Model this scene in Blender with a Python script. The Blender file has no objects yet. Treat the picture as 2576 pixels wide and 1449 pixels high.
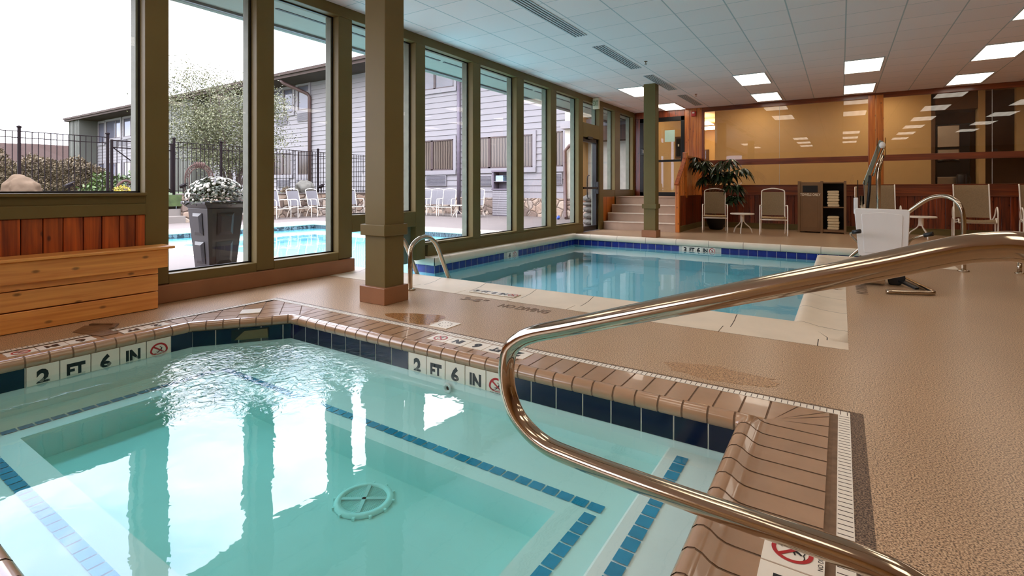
import bpy, bmesh, math, random
from mathutils import Vector, Matrix, noise
R_ = random.Random(7)
PI = math.pi
C = bpy.context.scene.collection
SC = bpy.context.scene
# ------------------------------------------------------------------ camera
F = 1276.5
TH = math.radians(32.97)
cam_d = bpy.data.cameras.new('camera')
cam = bpy.data.objects.new('camera', cam_d); C.objects.link(cam)
cam.location = (0, 0, 1.025)
cam.rotation_euler = (PI/2, 0, TH)
cam_d.sensor_width = 36; cam_d.sensor_fit = 'HORIZONTAL'
cam_d.lens = 36*F/2576
cam_d.shift_y = -(724.5-475)/2576
cam_d.clip_start = 0.02; cam_d.clip_end = 500
SC.camera = cam
# ------------------------------------------------------------------ render settings
SC.view_settings.view_transform = 'Standard'
SC.view_settings.look = 'None'
SC.view_settings.gamma = 1
SC.view_settings.use_curve_mapping = False
SC.view_settings.exposure = 0.0
cy = SC.cycles
cy.use_denoising = True
cy.max_bounces = 9; cy.diffuse_bounces = 4; cy.glossy_bounces = 4
cy.transmission_bounces = 4; cy.transparent_max_bounces = 24; cy.volume_bounces = 0
cy.caustics_reflective = False; cy.caustics_refractive = False
cy.sample_clamp_indirect = 6.0
LAMP = 4.2          # ceiling troffers
SKY_LOW, SKY_HIGH = 5.6, 12.0
# ------------------------------------------------------------------ world: overcast sky with broken cloud
W = bpy.data.worlds.new('overcast_sky'); SC.world = W
W.use_nodes = True
wt = W.node_tree; wt.nodes.clear()
def N(t, kind, **kw):
    n = t.nodes.new(kind)
    for k, v in kw.items():
        if k.startswith('i_'):
            key = k[2:]
            n.inputs[int(key) if key.isdigit() else key.replace('_', ' ')].default_value = v
        else: setattr(n, k, v)
    return n
def LK(t, a, b): t.links.new(a, b)
def ramp(t, src, stops):
    r = N(t, 'ShaderNodeValToRGB')
    el = r.color_ramp.elements
    while len(el) < len(stops): el.new(0.5)
    for e, (p, c) in zip(el, stops):
        e.position = p; e.color = (*c, 1) if len(c) == 3 else c
    LK(t, src, r.inputs[0]); return r
def math_(t, op, a, b=None, c=None, clamp=False):
    n = N(t, 'ShaderNodeMath', operation=op, use_clamp=clamp)
    for i, x in enumerate((a, b, c)):
        if x is None: continue
        if isinstance(x, (int, float)): n.inputs[i].default_value = x
        else: LK(t, x, n.inputs[i])
    return n.outputs[0]
def mixc(t, fac, a, b, mode='MIX'):
    n = N(t, 'ShaderNodeMix', data_type='RGBA', blend_type=mode)
    for i, x in ((0, fac), (6, a), (7, b)):
        if isinstance(x, (int, float)): n.inputs[i].default_value = x
        elif isinstance(x, tuple): n.inputs[i].default_value = (*x, 1) if len(x) == 3 else x
        else: LK(t, x, n.inputs[i])
    return n.outputs[2]
tc = N(wt, 'ShaderNodeTexCoord')
sx = N(wt, 'ShaderNodeSeparateXYZ'); LK(wt, tc.outputs['Generated'], sx.inputs[0])
el = math_(wt, 'MAXIMUM', sx.outputs[2], 0.0)
mp = N(wt, 'ShaderNodeMapping'); mp.inputs['Scale'].default_value = (1.6, 1.6, 4.2)
LK(wt, tc.outputs['Generated'], mp.inputs[0])
nz = N(wt, 'ShaderNodeTexNoise', i_Scale=1.5, i_Detail=6.0, i_Roughness=0.55); LK(wt, mp.outputs[0], nz.inputs['Vector'])
cl = ramp(wt, nz.outputs[0], [(0.40, (0.48, 0.56, 0.80)), (0.58, (1.0, 0.955, 0.99))])
st = N(wt, 'ShaderNodeMapRange', i_From_Min=0.0, i_From_Max=0.75, i_To_Min=SKY_LOW, i_To_Max=SKY_HIGH); LK(wt, el, st.inputs[0])
bg = N(wt, 'ShaderNodeBackground'); LK(wt, cl.outputs[0], bg.inputs[0]); LK(wt, st.outputs[0], bg.inputs[1])
wo = N(wt, 'ShaderNodeOutputWorld'); LK(wt, bg.outputs[0], wo.inputs[0])
W.cycles.sampling_method = 'MANUAL'; W.cycles.sample_map_resolution = 512

# ------------------------------------------------------------------ colour / material helpers
def s2l(c): return c/12.92 if c <= 0.04045 else ((c+0.055)/1.055)**2.4
def rgb(r, g, b): return tuple(s2l(x/255) for x in (r, g, b))
def new_mat(name):
    m = bpy.data.materials.new(name); m.use_nodes = True
    t = m.node_tree; t.nodes.clear()
    o = N(t, 'ShaderNodeOutputMaterial'); p = N(t, 'ShaderNodeBsdfPrincipled')
    LK(t, p.outputs[0], o.inputs[0]); return m, t, p, o
def plain(name, col, rough=0.5, metal=0.0, var=0.10, scale=6.0, bump=0.0, bscale=60.0, island=0.0, spec=0.5, coat=0.0):
    """painted / moulded material: a base colour with slight mottling, optional bump and per-piece variation"""
    m, t, p, o = new_mat(name)
    tcn = N(t, 'ShaderNodeTexCoord')
    nzn = N(t, 'ShaderNodeTexNoise', i_Scale=scale, i_Detail=4.0); LK(t, tcn.outputs['Object'], nzn.inputs['Vector'])
    lo = tuple(max(0, c*(1-var)) for c in col); hi = tuple(min(1, c*(1+var)) for c in col)
    r = ramp(t, nzn.outputs[0], [(0.3, lo), (0.7, hi)])
    out = r.outputs[0]
    if island:
        g = N(t, 'ShaderNodeNewGeometry')
        v = N(t, 'ShaderNodeMapRange', i_To_Min=1-island, i_To_Max=1+island); LK(t, g.outputs['Random Per Island'], v.inputs[0])
        out = mixc(t, 1.0, out, v.outputs[0], 'MULTIPLY')
    LK(t, out, p.inputs['Base Color'])
    p.inputs['Roughness'].default_value = rough; p.inputs['Metallic'].default_value = metal
    p.inputs['Specular IOR Level'].default_value = spec; p.inputs['Coat Weight'].default_value = coat
    if bump:
        b2 = N(t, 'ShaderNodeTexNoise', i_Scale=bscale, i_Detail=3.0); LK(t, tcn.outputs['Object'], b2.inputs['Vector'])
        bn = N(t, 'ShaderNodeBump', i_Strength=bump, i_Distance=0.01); LK(t, b2.outputs[0], bn.inputs['Height']); LK(t, bn.outputs[0], p.inputs['Normal'])
    return m
def wood(name, dark, light, axis=2, rough=0.35, island=0.22, coat=0.3, fine=1.0, knots=True, flat=1):
    """boards with grain running along one axis, knots, and a tone of their own per board"""
    m, t, p, o = new_mat(name)
    tcn = N(t, 'ShaderNodeTexCoord'); g = N(t, 'ShaderNodeNewGeometry')
    mpn = N(t, 'ShaderNodeMapping'); s = [9.0*fine]*3; s[axis] = 0.55*fine; mpn.inputs['Scale'].default_value = s
    off = N(t, 'ShaderNodeVectorMath', operation='MULTIPLY_ADD')
    cmb = N(t, 'ShaderNodeCombineXYZ'); 
    for i in range(3): LK(t, g.outputs['Random Per Island'], cmb.inputs[i])
    LK(t, cmb.outputs[0], off.inputs[0]); off.inputs[1].default_value = (7, 13, 19); LK(t, tcn.outputs['Object'], off.inputs[2])
    LK(t, off.outputs[0], mpn.inputs[0])
    n1 = N(t, 'ShaderNodeTexNoise', i_Scale=1.6, i_Detail=5.0, i_Distortion=1.2); LK(t, mpn.outputs[0], n1.inputs['Vector'])
    mp2 = N(t, 'ShaderNodeMapping'); s2 = [60.0*fine]*3; s2[axis] = 1.4*fine; mp2.inputs['Scale'].default_value = s2
    LK(t, off.outputs[0], mp2.inputs[0])
    n2 = N(t, 'ShaderNodeTexNoise', i_Scale=1.0, i_Detail=2.0); LK(t, mp2.outputs[0], n2.inputs['Vector'])
    fac = math_(t, 'ADD', math_(t, 'MULTIPLY', n1.outputs[0], 0.7), math_(t, 'MULTIPLY', n2.outputs[0], 0.3))
    r = ramp(t, fac, [(0.36, dark), (0.62, light)])
    out = r.outputs[0]
    if knots:
        mp3 = N(t, 'ShaderNodeMapping'); s3 = [5.0*fine]*3; s3[axis] = 2.6*fine; s3[flat] = 0.0; mp3.inputs['Scale'].default_value = s3
        LK(t, off.outputs[0], mp3.inputs[0])
        sq = N(t, 'ShaderNodeSeparateXYZ'); LK(t, mp3.outputs[0], sq.inputs[0]); cq = N(t, 'ShaderNodeCombineXYZ')
        for j_, i_ in enumerate([i_ for i_ in range(3) if i_ != flat]): LK(t, sq.outputs[i_], cq.inputs[j_])
        vo = N(t, 'ShaderNodeTexVoronoi', voronoi_dimensions='2D', i_Scale=1.0); LK(t, cq.outputs[0], vo.inputs['Vector'])
        k = N(t, 'ShaderNodeMapRange', i_From_Min=0.03, i_From_Max=0.075, i_To_Min=0.8, i_To_Max=0.0); LK(t, vo.outputs['Distance'], k.inputs[0])
        out = mixc(t, k.outputs[0], out, tuple(c*0.28 for c in dark))
    v = N(t, 'ShaderNodeMapRange', i_To_Min=1-island, i_To_Max=1+island); LK(t, g.outputs['Random Per Island'], v.inputs[0])
    out = mixc(t, 1.0, out, v.outputs[0], 'MULTIPLY')
    LK(t, out, p.inputs['Base Color']); p.inputs['Roughness'].default_value = rough
    p.inputs['Coat Weight'].default_value = coat; p.inputs['Coat Roughness'].default_value = 0.15
    bn = N(t, 'ShaderNodeBump', i_Strength=0.12, i_Distance=0.004); LK(t, fac, bn.inputs['Height']); LK(t, bn.outputs[0], p.inputs['Normal'])
    return m
def schlick(t, f0, normal=None, power=5.0):
    g = N(t, 'ShaderNodeNewGeometry')
    d = N(t, 'ShaderNodeVectorMath', operation='DOT_PRODUCT')
    LK(t, g.outputs['Incoming'], d.inputs[0]); LK(t, normal if normal else g.outputs['Normal'], d.inputs[1])
    a = math_(t, 'ABSOLUTE', d.outputs['Value'])
    f = math_(t, 'POWER', math_(t, 'SUBTRACT', 1.0, a, clamp=True), power)
    return math_(t, 'MULTIPLY_ADD', f, 1-f0, f0, clamp=True), g
def glass(name, f0=0.07, tint=(0.96, 0.98, 0.97)):
    m, t, p, o = new_mat(name); t.nodes.remove(p)
    f, g = schlick(t, f0)
    tr = N(t, 'ShaderNodeBsdfTransparent'); tr.inputs[0].default_value = (*tint, 1)
    gl = N(t, 'ShaderNodeBsdfGlossy', i_Roughness=0.0)
    mx = N(t, 'ShaderNodeMixShader'); LK(t, f, mx.inputs[0]); LK(t, tr.outputs[0], mx.inputs[1]); LK(t, gl.outputs[0], mx.inputs[2])
    LK(t, mx.outputs[0], o.inputs[0]); return m
def water(name, f0, density, absorb, ripple, swirl=None):
    """clear water: a rippled reflecting surface over a light-absorbing body"""
    m, t, p, o = new_mat(name); t.nodes.remove(p)
    tcn = N(t, 'ShaderNodeTexCoord')
    n1 = N(t, 'ShaderNodeTexNoise', i_Scale=2.2, i_Detail=2.0); LK(t, tcn.outputs['Object'], n1.inputs['Vector'])
    n2 = N(t, 'ShaderNodeTexNoise', i_Scale=13.0, i_Detail=2.0, i_Distortion=0.6); LK(t, tcn.outputs['Object'], n2.inputs['Vector'])
    h = math_(t, 'ADD', math_(t, 'MULTIPLY', n1.outputs[0], 1.0*ripple), math_(t, 'MULTIPLY', n2.outputs[0], 0.10*ripple))
    if swirl:
        (cx, cyy, rad, amp) = swirl
        d = N(t, 'ShaderNodeVectorMath', operation='DISTANCE'); LK(t, tcn.outputs['Object'], d.inputs[0]); d.inputs[1].default_value = (cx, cyy, 0)
        mk = N(t, 'ShaderNodeMapRange', interpolation_type='SMOOTHSTEP', i_From_Min=rad*0.35, i_From_Max=rad, i_To_Min=1.0, i_To_Max=0.0); LK(t, d.outputs['Value'], mk.inputs[0])
        n3 = N(t, 'ShaderNodeTexNoise', i_Scale=17.0, i_Detail=3.0, i_Distortion=1.0); LK(t, tcn.outputs['Object'], n3.inputs['Vector'])
        h = math_(t, 'ADD', h, math_(t, 'MULTIPLY', math_(t, 'MULTIPLY', n3.outputs[0], amp), mk.outputs[0]))
    bn = N(t, 'ShaderNodeBump', i_Strength=1.0, i_Distance=0.02); LK(t, h, bn.inputs['Height'])
    f, g = schlick(t, f0, bn.outputs[0])
    sp = N(t, 'ShaderNodeSeparateXYZ'); LK(t, g.outputs['True Normal'], sp.inputs[0])
    top = math_(t, 'GREATER_THAN', math_(t, 'ABSOLUTE', sp.outputs[2]), 0.5)
    px = N(t, 'ShaderNodeSeparateXYZ'); LK(t, g.outputs['Position'], px.inputs[0])
    top = math_(t, 'MULTIPLY', top, math_(t, 'GREATER_THAN', px.outputs[2], -0.3))
    f = math_(t, 'MULTIPLY', f, top)
    tr = N(t, 'ShaderNodeBsdfTransparent')
    gl = N(t, 'ShaderNodeBsdfGlossy', i_Roughness=0.015); LK(t, bn.outputs[0], gl.inputs['Normal'])
    mx = N(t, 'ShaderNodeMixShader'); LK(t, f, mx.inputs[0]); LK(t, tr.outputs[0], mx.inputs[1]); LK(t, gl.outputs[0], mx.inputs[2])
    LK(t, mx.outputs[0], o.inputs[0])
    va = N(t, 'ShaderNodeVolumeAbsorption', i_Density=density); va.inputs[0].default_value = (*absorb, 1)
    LK(t, va.outputs[0], o.inputs['Volume'])
    return m
def emit(name, col, s, stripes=None):
    m, t, p, o = new_mat(name); t.nodes.remove(p)
    e = N(t, 'ShaderNodeEmission', i_Strength=s); e.inputs[0].default_value = (*col, 1)
    LK(t, e.outputs[0], o.inputs[0])
    if stripes:
        tcn = N(t, 'ShaderNodeTexCoord'); sp = N(t, 'ShaderNodeSeparateXYZ'); LK(t, tcn.outputs['Object'], sp.inputs[0])
        w = math_(t, 'SINE', math_(t, 'MULTIPLY', sp.outputs[0], 2*PI/0.19))
        LK(t, math_(t, 'MULTIPLY_ADD', w, stripes*s, s), e.inputs[1])
    return m

# ------------------------------------------------------------------ geometry helpers
def NB(): return bmesh.new()
def box(bm, x0, x1, y0, y1, z0, z1):
    vs = [bm.verts.new(p) for p in ((x0,y0,z0),(x1,y0,z0),(x1,y1,z0),(x0,y1,z0),(x0,y0,z1),(x1,y0,z1),(x1,y1,z1),(x0,y1,z1))]
    for f in ((0,3,2,1),(4,5,6,7),(0,1,5,4),(1,2,6,5),(2,3,7,6),(3,0,4,7)): bm.faces.new([vs[i] for i in f])
    return vs
def obox(bm, c, size, rot=None):
    vs = box(bm, *[s*h for s in size for h in (-.5, .5)])
    for v in vs: v.co = (rot @ v.co if rot else v.co) + Vector(c)
    return vs
def bar(bm, a, b, w, h, up=(0, 0, 1)):
    a = Vector(a); b = Vector(b); d = (b-a); L = d.length; d.normalize(); up = Vector(up)
    if abs(d.dot(up)) > 0.98: up = Vector((0, 1, 0))
    s = d.cross(up).normalized(); u = s.cross(d)
    vs = []
    for q in (a, b):
        for (i, j) in ((-1,-1),(1,-1),(1,1),(-1,1)): vs.append(bm.verts.new(q + s*(w/2*i) + u*(h/2*j)))
    for f in ((3,2,1,0),(4,5,6,7),(0,1,5,4),(1,2,6,5),(2,3,7,6),(3,0,4,7)): bm.faces.new([vs[i] for i in f])
def smooth_path(pts, n=6):
    P = [Vector(p) for p in pts]; out = []
    for i in range(len(P)-1):
        p0 = P[max(i-1, 0)]; p1 = P[i]; p2 = P[i+1]; p3 = P[min(i+2, len(P)-1)]
        for k in range(n):
            t = k/n
            out.append(0.5*((2*p1) + (p2-p0)*t + (2*p0-5*p1+4*p2-p3)*t*t + (-p0+3*p1-3*p2+p3)*t**3))
    out.append(P[-1]); return out
def tube(bm, pts, r, seg=10, smooth=0, closed=False, cap=True):
    P = smooth_path(pts, smooth) if smooth else [Vector(p) for p in pts]
    rs = r if isinstance(r, (list, tuple)) else [r]*len(P)
    if len(rs) != len(P):
        m_ = len(rs); rs = [rs[min(m_-1, int(i*(m_-1)/(len(P)-1)+1e-6))] + ((i*(m_-1)/(len(P)-1)) % 1)*(rs[min(m_-1, int(i*(m_-1)/(len(P)-1)+1e-6)+1)]-rs[min(m_-1, int(i*(m_-1)/(len(P)-1)+1e-6))]) for i in range(len(P))]
    rings = []; nrm = None; n = len(P)
    for i, p in enumerate(P):
        a = P[i-1] if i > 0 else (P[-1] if closed else P[0]); b = P[i+1] if i < n-1 else (P[0] if closed else P[-1])
        d = (b-a)
        if d.length < 1e-9: d = Vector((0, 0, 1))
        d.normalize()
        if nrm is None:
            nrm = d.cross(Vector((0, 0, 1)))
            if nrm.length < 0.05: nrm = d.cross(Vector((0, 1, 0)))
            nrm.normalize()
        nrm = (nrm - d*nrm.dot(d))
        if nrm.length < 1e-6: nrm = d.orthogonal()
        nrm.normalize()
        bn = d.cross(nrm)
        rings.append([bm.verts.new(p + (nrm*math.cos(2*PI*k/seg) + bn*math.sin(2*PI*k/seg))*rs[i]) for k in range(seg)])
    m = n if closed else n-1
    for i in range(m):
        A, B = rings[i], rings[(i+1) % n]
        for k in range(seg): 
            f = bm.faces.new((A[k], A[(k+1) % seg], B[(k+1) % seg], B[k])); f.smooth = True
    if cap and not closed:
        bm.faces.new(list(reversed(rings[0]))); bm.faces.new(rings[-1])
def lathe(bm, prof, c=(0, 0, 0), seg=24, sx=1, sy=1):
    rings = []
    for (r, z) in prof:
        rings.append([bm.verts.new((c[0]+r*math.cos(2*PI*k/seg)*sx, c[1]+r*math.sin(2*PI*k/seg)*sy, c[2]+z)) for k in range(seg)])
    for A, B in zip(rings, rings[1:]):
        for k in range(seg): 
            f = bm.faces.new((A[k], A[(k+1) % seg], B[(k+1) % seg], B[k])); f.smooth = True
    if prof[0][0] > 1e-4: bm.faces.new(list(reversed(rings[0])))
    if prof[-1][0] > 1e-4: bm.faces.new(rings[-1])
def prism(bm, poly, z0, z1):
    a = [bm.verts.new((x, y, z0)) for x, y in poly]; b = [bm.verts.new((x, y, z1)) for x, y in poly]
    n = len(poly)
    try:
        bm.faces.new(list(reversed(a))); bm.faces.new(b)
    except ValueError: pass
    for i in range(n): bm.faces.new((a[i], a[(i+1) % n], b[(i+1) % n], b[i]))
def quad(bm, *p): return bm.faces.new([bm.verts.new(q) for q in p])
ORG = {}
def link(name, me):
    o = bpy.data.objects.new(name, me); C.objects.link(o); return o
def obj(name, bm, mat, parent=None, label=None, world=True, bevel=0.0, kind=None, recalc=True, seg=2):
    if recalc: bmesh.ops.recalc_face_normals(bm, faces=bm.faces)
    org = ORG.get(parent.name, (0, 0, 0)) if parent else (0, 0, 0)
    if world and parent and any(org): bmesh.ops.translate(bm, verts=bm.verts, vec=[-q for q in org])
    me = bpy.data.meshes.new(name); bm.to_mesh(me); bm.free()
    for mm in (mat if isinstance(mat, (list, tuple)) else [mat]): me.materials.append(mm)
    o = link(name, me)
    if parent: o.parent = parent; ORG[o.name] = org
    if label: o['label'] = label
    if kind: o['kind'] = kind
    if bevel:
        b = o.modifiers.new('bevel', 'BEVEL'); b.width = bevel; b.segments = seg; b.limit_method = 'ANGLE'; b.angle_limit = math.radians(40)
    return o
def thing(name, label, cat, loc=(0, 0, 0), rz=0.0, group=None, kind=None):
    o = link(name, None); o.location = loc; o.rotation_euler = (0, 0, rz); o.empty_display_size = 0.1
    ORG[o.name] = tuple(loc)
    o['label'] = label; o['category'] = cat
    if group: o['group'] = group
    if kind: o['kind'] = kind
    return o
def tag(o, label, cat, group=None, kind=None):
    o['label'] = label; o['category'] = cat
    if group: o['group'] = group
    if kind: o['kind'] = kind
    return o
def struct(name, bm, mat, label, cat='wall', bevel=0.0):
    o = obj(name, bm, mat, bevel=bevel); o['kind'] = 'structure'; o['label'] = label; o['category'] = cat; return o
def sroot(name, label, cat, loc=(0, 0, 0)):
    return thing(name, label, cat, loc, kind='structure')
def dup(root, loc, rz=None, label=None, group=None):
    r = root.copy(); C.objects.link(r); r.location = loc
    if rz is not None: r.rotation_euler = (0, 0, rz)
    if label: r['label'] = label
    if group: r['group'] = group
    for ch in list(root.children):
        c = ch.copy(); C.objects.link(c); c.parent = r
        for g in list(ch.children):
            d = g.copy(); C.objects.link(d); d.parent = c
    return r
def text_bm(body, size, mtx, depth=0.001, bold=0.0, align='CENTER', sxy=(1, 1)):
    cu = bpy.data.curves.new('lettering', 'FONT'); cu.body = body; cu.size = size
    cu.align_x = align; cu.align_y = 'CENTER'; cu.extrude = depth; cu.offset = bold; cu.resolution_u = 3
    to = bpy.data.objects.new('lettering', cu); C.objects.link(to)
    dg = bpy.context.evaluated_depsgraph_get(); dg.update()
    me = bpy.data.meshes.new_from_object(to.evaluated_get(dg))
    bm = NB(); bm.from_mesh(me)
    bpy.data.objects.remove(to); bpy.data.curves.remove(cu); bpy.data.meshes.remove(me)
    bmesh.ops.scale(bm, vec=(sxy[0], sxy[1], 1), verts=bm.verts)
    bmesh.ops.transform(bm, matrix=mtx, verts=bm.verts)
    return bm
def merge(dst, src):
    me = bpy.data.meshes.new('m'); src.to_mesh(me); dst.from_mesh(me); bpy.data.meshes.remove(me); src.free()
def frame(origin, ux, uy):
    ux = Vector(ux).normalized(); uy = Vector(uy).normalized(); uz = ux.cross(uy)
    return Matrix(((ux.x, uy.x, uz.x, origin[0]), (ux.y, uy.y, uz.y, origin[1]), (ux.z, uy.z, uz.z, origin[2]), (0, 0, 0, 1)))

# ------------------------------------------------------------------ materials
M = {}
M['sage'] = plain('sage_paint', rgb(112, 95, 55), 0.5, spec=0.25, var=0.06, scale=2.5, bump=0.05, bscale=30)
M['sage_ext'] = plain('weathered_sage_paint', rgb(111, 113, 97), 0.6, var=0.12, scale=9)
M['brown_trim'] = plain('brown_painted_trim', rgb(146, 98, 64), 0.45, var=0.08, scale=4, bump=0.05)
M['dark_seal'] = plain('black_sealant', rgb(26, 22, 22), 0.5)
M['ceiling'] = None
M['pine'] = wood('honey_pine_boards', rgb(212, 134, 62), rgb(244, 174, 92), 1, 0.4, 0.06, flat=0)
M['cedar_lit'] = wood('brightened_cedar_boards', rgb(112, 42, 12), rgb(188, 88, 32), 2, 0.35, 0.22, flat=0)  # red cedar again, its colour brightened for the warm light on the bench wall
M['pine_x'] = wood('honey_pine_end_boards', rgb(150, 86, 34), rgb(204, 132, 62), 0, 0.4, 0.10)
M['cedar'] = wood('red_cedar_boards', rgb(74, 26, 9), rgb(138, 58, 20), 2, 0.35, 0.28)
M['cedar_x'] = wood('red_cedar_rails', rgb(86, 32, 12), rgb(132, 62, 24), 0, 0.35, 0.10, knots=False)
M['cedar_y'] = wood('red_cedar_rails_lengthwise', rgb(120, 50, 18), rgb(186, 92, 38), 1, 0.35, 0.10, knots=False)
M['amber'] = wood('amber_pine_boards', rgb(150, 72, 18), rgb(206, 120, 44), 2, 0.3, 0.16)
M['chrome'] = plain('stainless_steel', rgb(184, 168, 148), 0.11, 1.0, var=0.03, bump=0.02, bscale=25)
M['white_pl'] = plain('white_plastic', rgb(228, 226, 224), 0.35, var=0.02)
M['white_metal'] = plain('white_enamelled_tube', rgb(232, 222, 208), 0.35, var=0.03)
M['black'] = plain('black_rubber', rgb(16, 16, 18), 0.45)
M['black_metal'] = plain('black_anodised_metal', rgb(26, 23, 22), 0.35, 0.4)
M['iron'] = plain('black_painted_iron', rgb(26, 20, 22), 0.7, spec=0.05)
M['white_tile'] = plain('cream_ceramic_tile', rgb(240, 230, 214), 0.25, var=0.04)
M['ink'] = plain('black_glaze', rgb(18, 16, 18), 0.3)
M['red_ink'] = plain('red_glaze', rgb(178, 28, 30), 0.3)
M['stencil'] = plain('dark_stencil_paint', rgb(126, 102, 82), 0.7, var=0.25, scale=40)
M['cobalt'] = plain('cobalt_glazed_tile', rgb(30, 44, 128), 0.18, var=0.18, scale=14, island=0.10)
M['navy'] = plain('navy_glazed_tile', rgb(10, 11, 46), 0.15, var=0.12, scale=14, island=0.10)
M['aqua_tile'] = plain('turquoise_mosaic_tile', rgb(20, 142, 186), 0.3, var=0.10, scale=20, island=0.10)
M['grout'] = plain('pale_grout', rgb(206, 202, 190), 0.8)
M['spa_pl'] = plain('white_spa_plaster', rgb(242, 246, 244), 0.7, var=0.03, scale=3)
M['pool_pl'] = plain('pale_blue_pool_plaster', rgb(146, 212, 222), 0.7, var=0.03, scale=1.5)
M['coping_tile'] = plain('tan_glazed_coping_tile', rgb(172, 134, 102), 0.24, spec=0.8, coat=0.35, var=0.08, scale=7, island=0.05)
M['coping_grout'] = plain('sandy_grout', rgb(120, 92, 68), 0.8, var=0.2, scale=25)
M['coping_conc'] = plain('cream_cast_coping', rgb(226, 208, 184), 0.55, var=0.07, scale=3)
M['joint'] = plain('dark_joint_line', rgb(78, 66, 58), 0.8)
M['concrete'] = plain('pale_concrete', rgb(99, 90, 85), 0.8, var=0.06, scale=1.5, bump=0.05)
M['step_con'] = plain('pale_stair_concrete', rgb(115, 107, 100), 0.8, var=0.06)
M['grass'] = plain('mown_grass', rgb(60, 74, 37), 0.9, var=0.35, scale=5, bump=0.6, bscale=30)
M['stair'] = plain('taupe_rubber_tread', rgb(176, 148, 126), 0.6, var=0.05)
M['nosing'] = plain('pale_stair_nosing', rgb(214, 198, 180), 0.5)
M['tanwall'] = plain('tan_painted_wall', rgb(214, 172, 112), 0.7, var=0.02)
M['dkwall'] = plain('dark_brown_wall', rgb(96, 62, 34), 0.7)
M['siding'] = plain('pale_lap_siding', rgb(127, 122, 123), 0.7, var=0.03, scale=0.6)
M['siding_trim'] = plain('pale_window_trim', rgb(127, 122, 124), 0.6, var=0.02)
M['batten'] = plain('grey_green_batten_boards', rgb(79, 79, 71), 0.7, var=0.05)
M['fascia'] = plain('brown_fascia', rgb(67, 55, 50), 0.7, spec=0.1)
M['soffit'] = plain('grey_green_soffit', rgb(145, 145, 131), 0.7, var=0.03)
M['win_dark'] = plain('dark_window_glass', rgb(83, 83, 95), 0.08, var=0.25, scale=0.7)
M['curtain'] = None
M['brown_frame'] = plain('brown_window_frame', rgb(64, 48, 46), 0.5)
M['pipe'] = plain('brown_downspout', rgb(79, 57, 53), 0.5)
M['pipe2'] = plain('mauve_downspout', rgb(97, 87, 97), 0.5)
M['grille'] = plain('grey_vent_grille', rgb(79, 76, 83), 0.5)
M['bark'] = plain('grey_brown_bark', rgb(79, 65, 60), 0.9, var=0.3, scale=20, bump=0.4)
M['leaf'] = plain('fresh_green_leaf', rgb(101, 101, 72), 0.55, var=0.25, scale=3, island=0.35)
M['leaf_mid'] = plain('mid_green_leaf', rgb(62, 79, 34), 0.6, var=0.3, scale=3, island=0.35)
M['leaf_dark'] = plain('dark_glossy_leaf', rgb(30, 46, 22), 0.3, var=0.3, scale=5, island=0.4)
M['leaf_rust'] = plain('brownish_shrub_leaf', rgb(97, 83, 62), 0.7, var=0.35, scale=1.2, island=0.5)
M['leaf_mum'] = plain('dull_mum_leaf', rgb(53, 62, 30), 0.6, var=0.3, scale=8, island=0.35)
M['mum'] = plain('white_petals', rgb(180, 175, 161), 0.6, var=0.05, island=0.08)
M['mum_y'] = plain('yellow_petals', rgb(187, 166, 69), 0.6, var=0.06, island=0.1)
M['planter'] = plain('charcoal_resin', rgb(39, 35, 39), 0.4, var=0.08)
M['boulder'] = plain('tan_boulder', rgb(95, 79, 64), 0.9, spec=0.1, var=0.18, scale=3, bump=0.5, bscale=6)
M['boulder_w'] = plain('pale_grey_boulder', rgb(97, 94, 87), 0.9, spec=0.1, var=0.22, scale=5, bump=0.5, bscale=8)
M['rust'] = plain('rusted_iron', rgb(74, 50, 44), 0.7, 0.3, var=0.25, scale=12)
M['sling_o'] = plain('brown_sling_mesh', rgb(132, 108, 76), 0.75, var=0.12, scale=60)
M['sling_front'] = plain('tan_sling_edge', rgb(176, 146, 104), 0.75, var=0.1, scale=60)
M['sling_g'] = plain('grey_sling_mesh', rgb(102, 99, 102), 0.75, var=0.1, scale=60)
M['towel'] = plain('cream_terry_towel', rgb(222, 200, 160), 0.95, var=0.06, scale=30, bump=0.5, bscale=200)
M['towel_b'] = plain('pale_blue_terry_towel', rgb(154, 180, 196), 0.95, var=0.06, scale=30)
M['cabinet'] = plain('brown_recycled_plastic', rgb(126, 92, 58), 0.5, var=0.05)
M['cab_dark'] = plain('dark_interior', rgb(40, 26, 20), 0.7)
M['letter'] = plain('cream_lettering', rgb(232, 218, 190), 0.6)
M['steel'] = plain('brushed_steel', rgb(196, 176, 150), 0.28, 1.0, var=0.05)
M['red'] = plain('red_plastic', rgb(170, 22, 22), 0.35)
M['exit_w'] = plain('cream_sign_housing', rgb(226, 214, 186), 0.5)
M['exit_g'] = plain('dull_green_lettering', rgb(120, 128, 84), 0.5)
M['paper'] = plain('pale_aqua_paper', rgb(196, 226, 208), 0.8, var=0.03)
M['vent'] = plain('dark_slot', rgb(40, 40, 42), 0.7)
M['vent_w'] = plain('pale_grey_metal', rgb(196, 198, 200), 0.5)
M['slate'] = plain('chipped_brown_slate', rgb(128, 92, 62), 0.6, var=0.25, scale=14, bump=0.4)
M['silver_green'] = plain('anodised_arm', rgb(150, 168, 160), 0.25, 0.8)
M['blue'] = plain('blue_plastic', rgb(60, 96, 190), 0.5)
M['house_roof'] = plain('brown_shingles', rgb(60, 48, 44), 0.9, spec=0.05, var=0.1)
M['house_wall'] = plain('beige_house_wall', rgb(104, 94, 83), 0.8)
M['win_glass'] = glass('window_glass', 0.05)
M['lobby_glass'] = glass('lobby_partition_glass', 0.10, (0.93, 0.92, 0.90))
M['spa_water'] = water('spa_water', 0.085, 1.25, (0.05, 0.80, 0.77), 0.15, (-3.1, 1.88, 0.95, 0.5))
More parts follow.
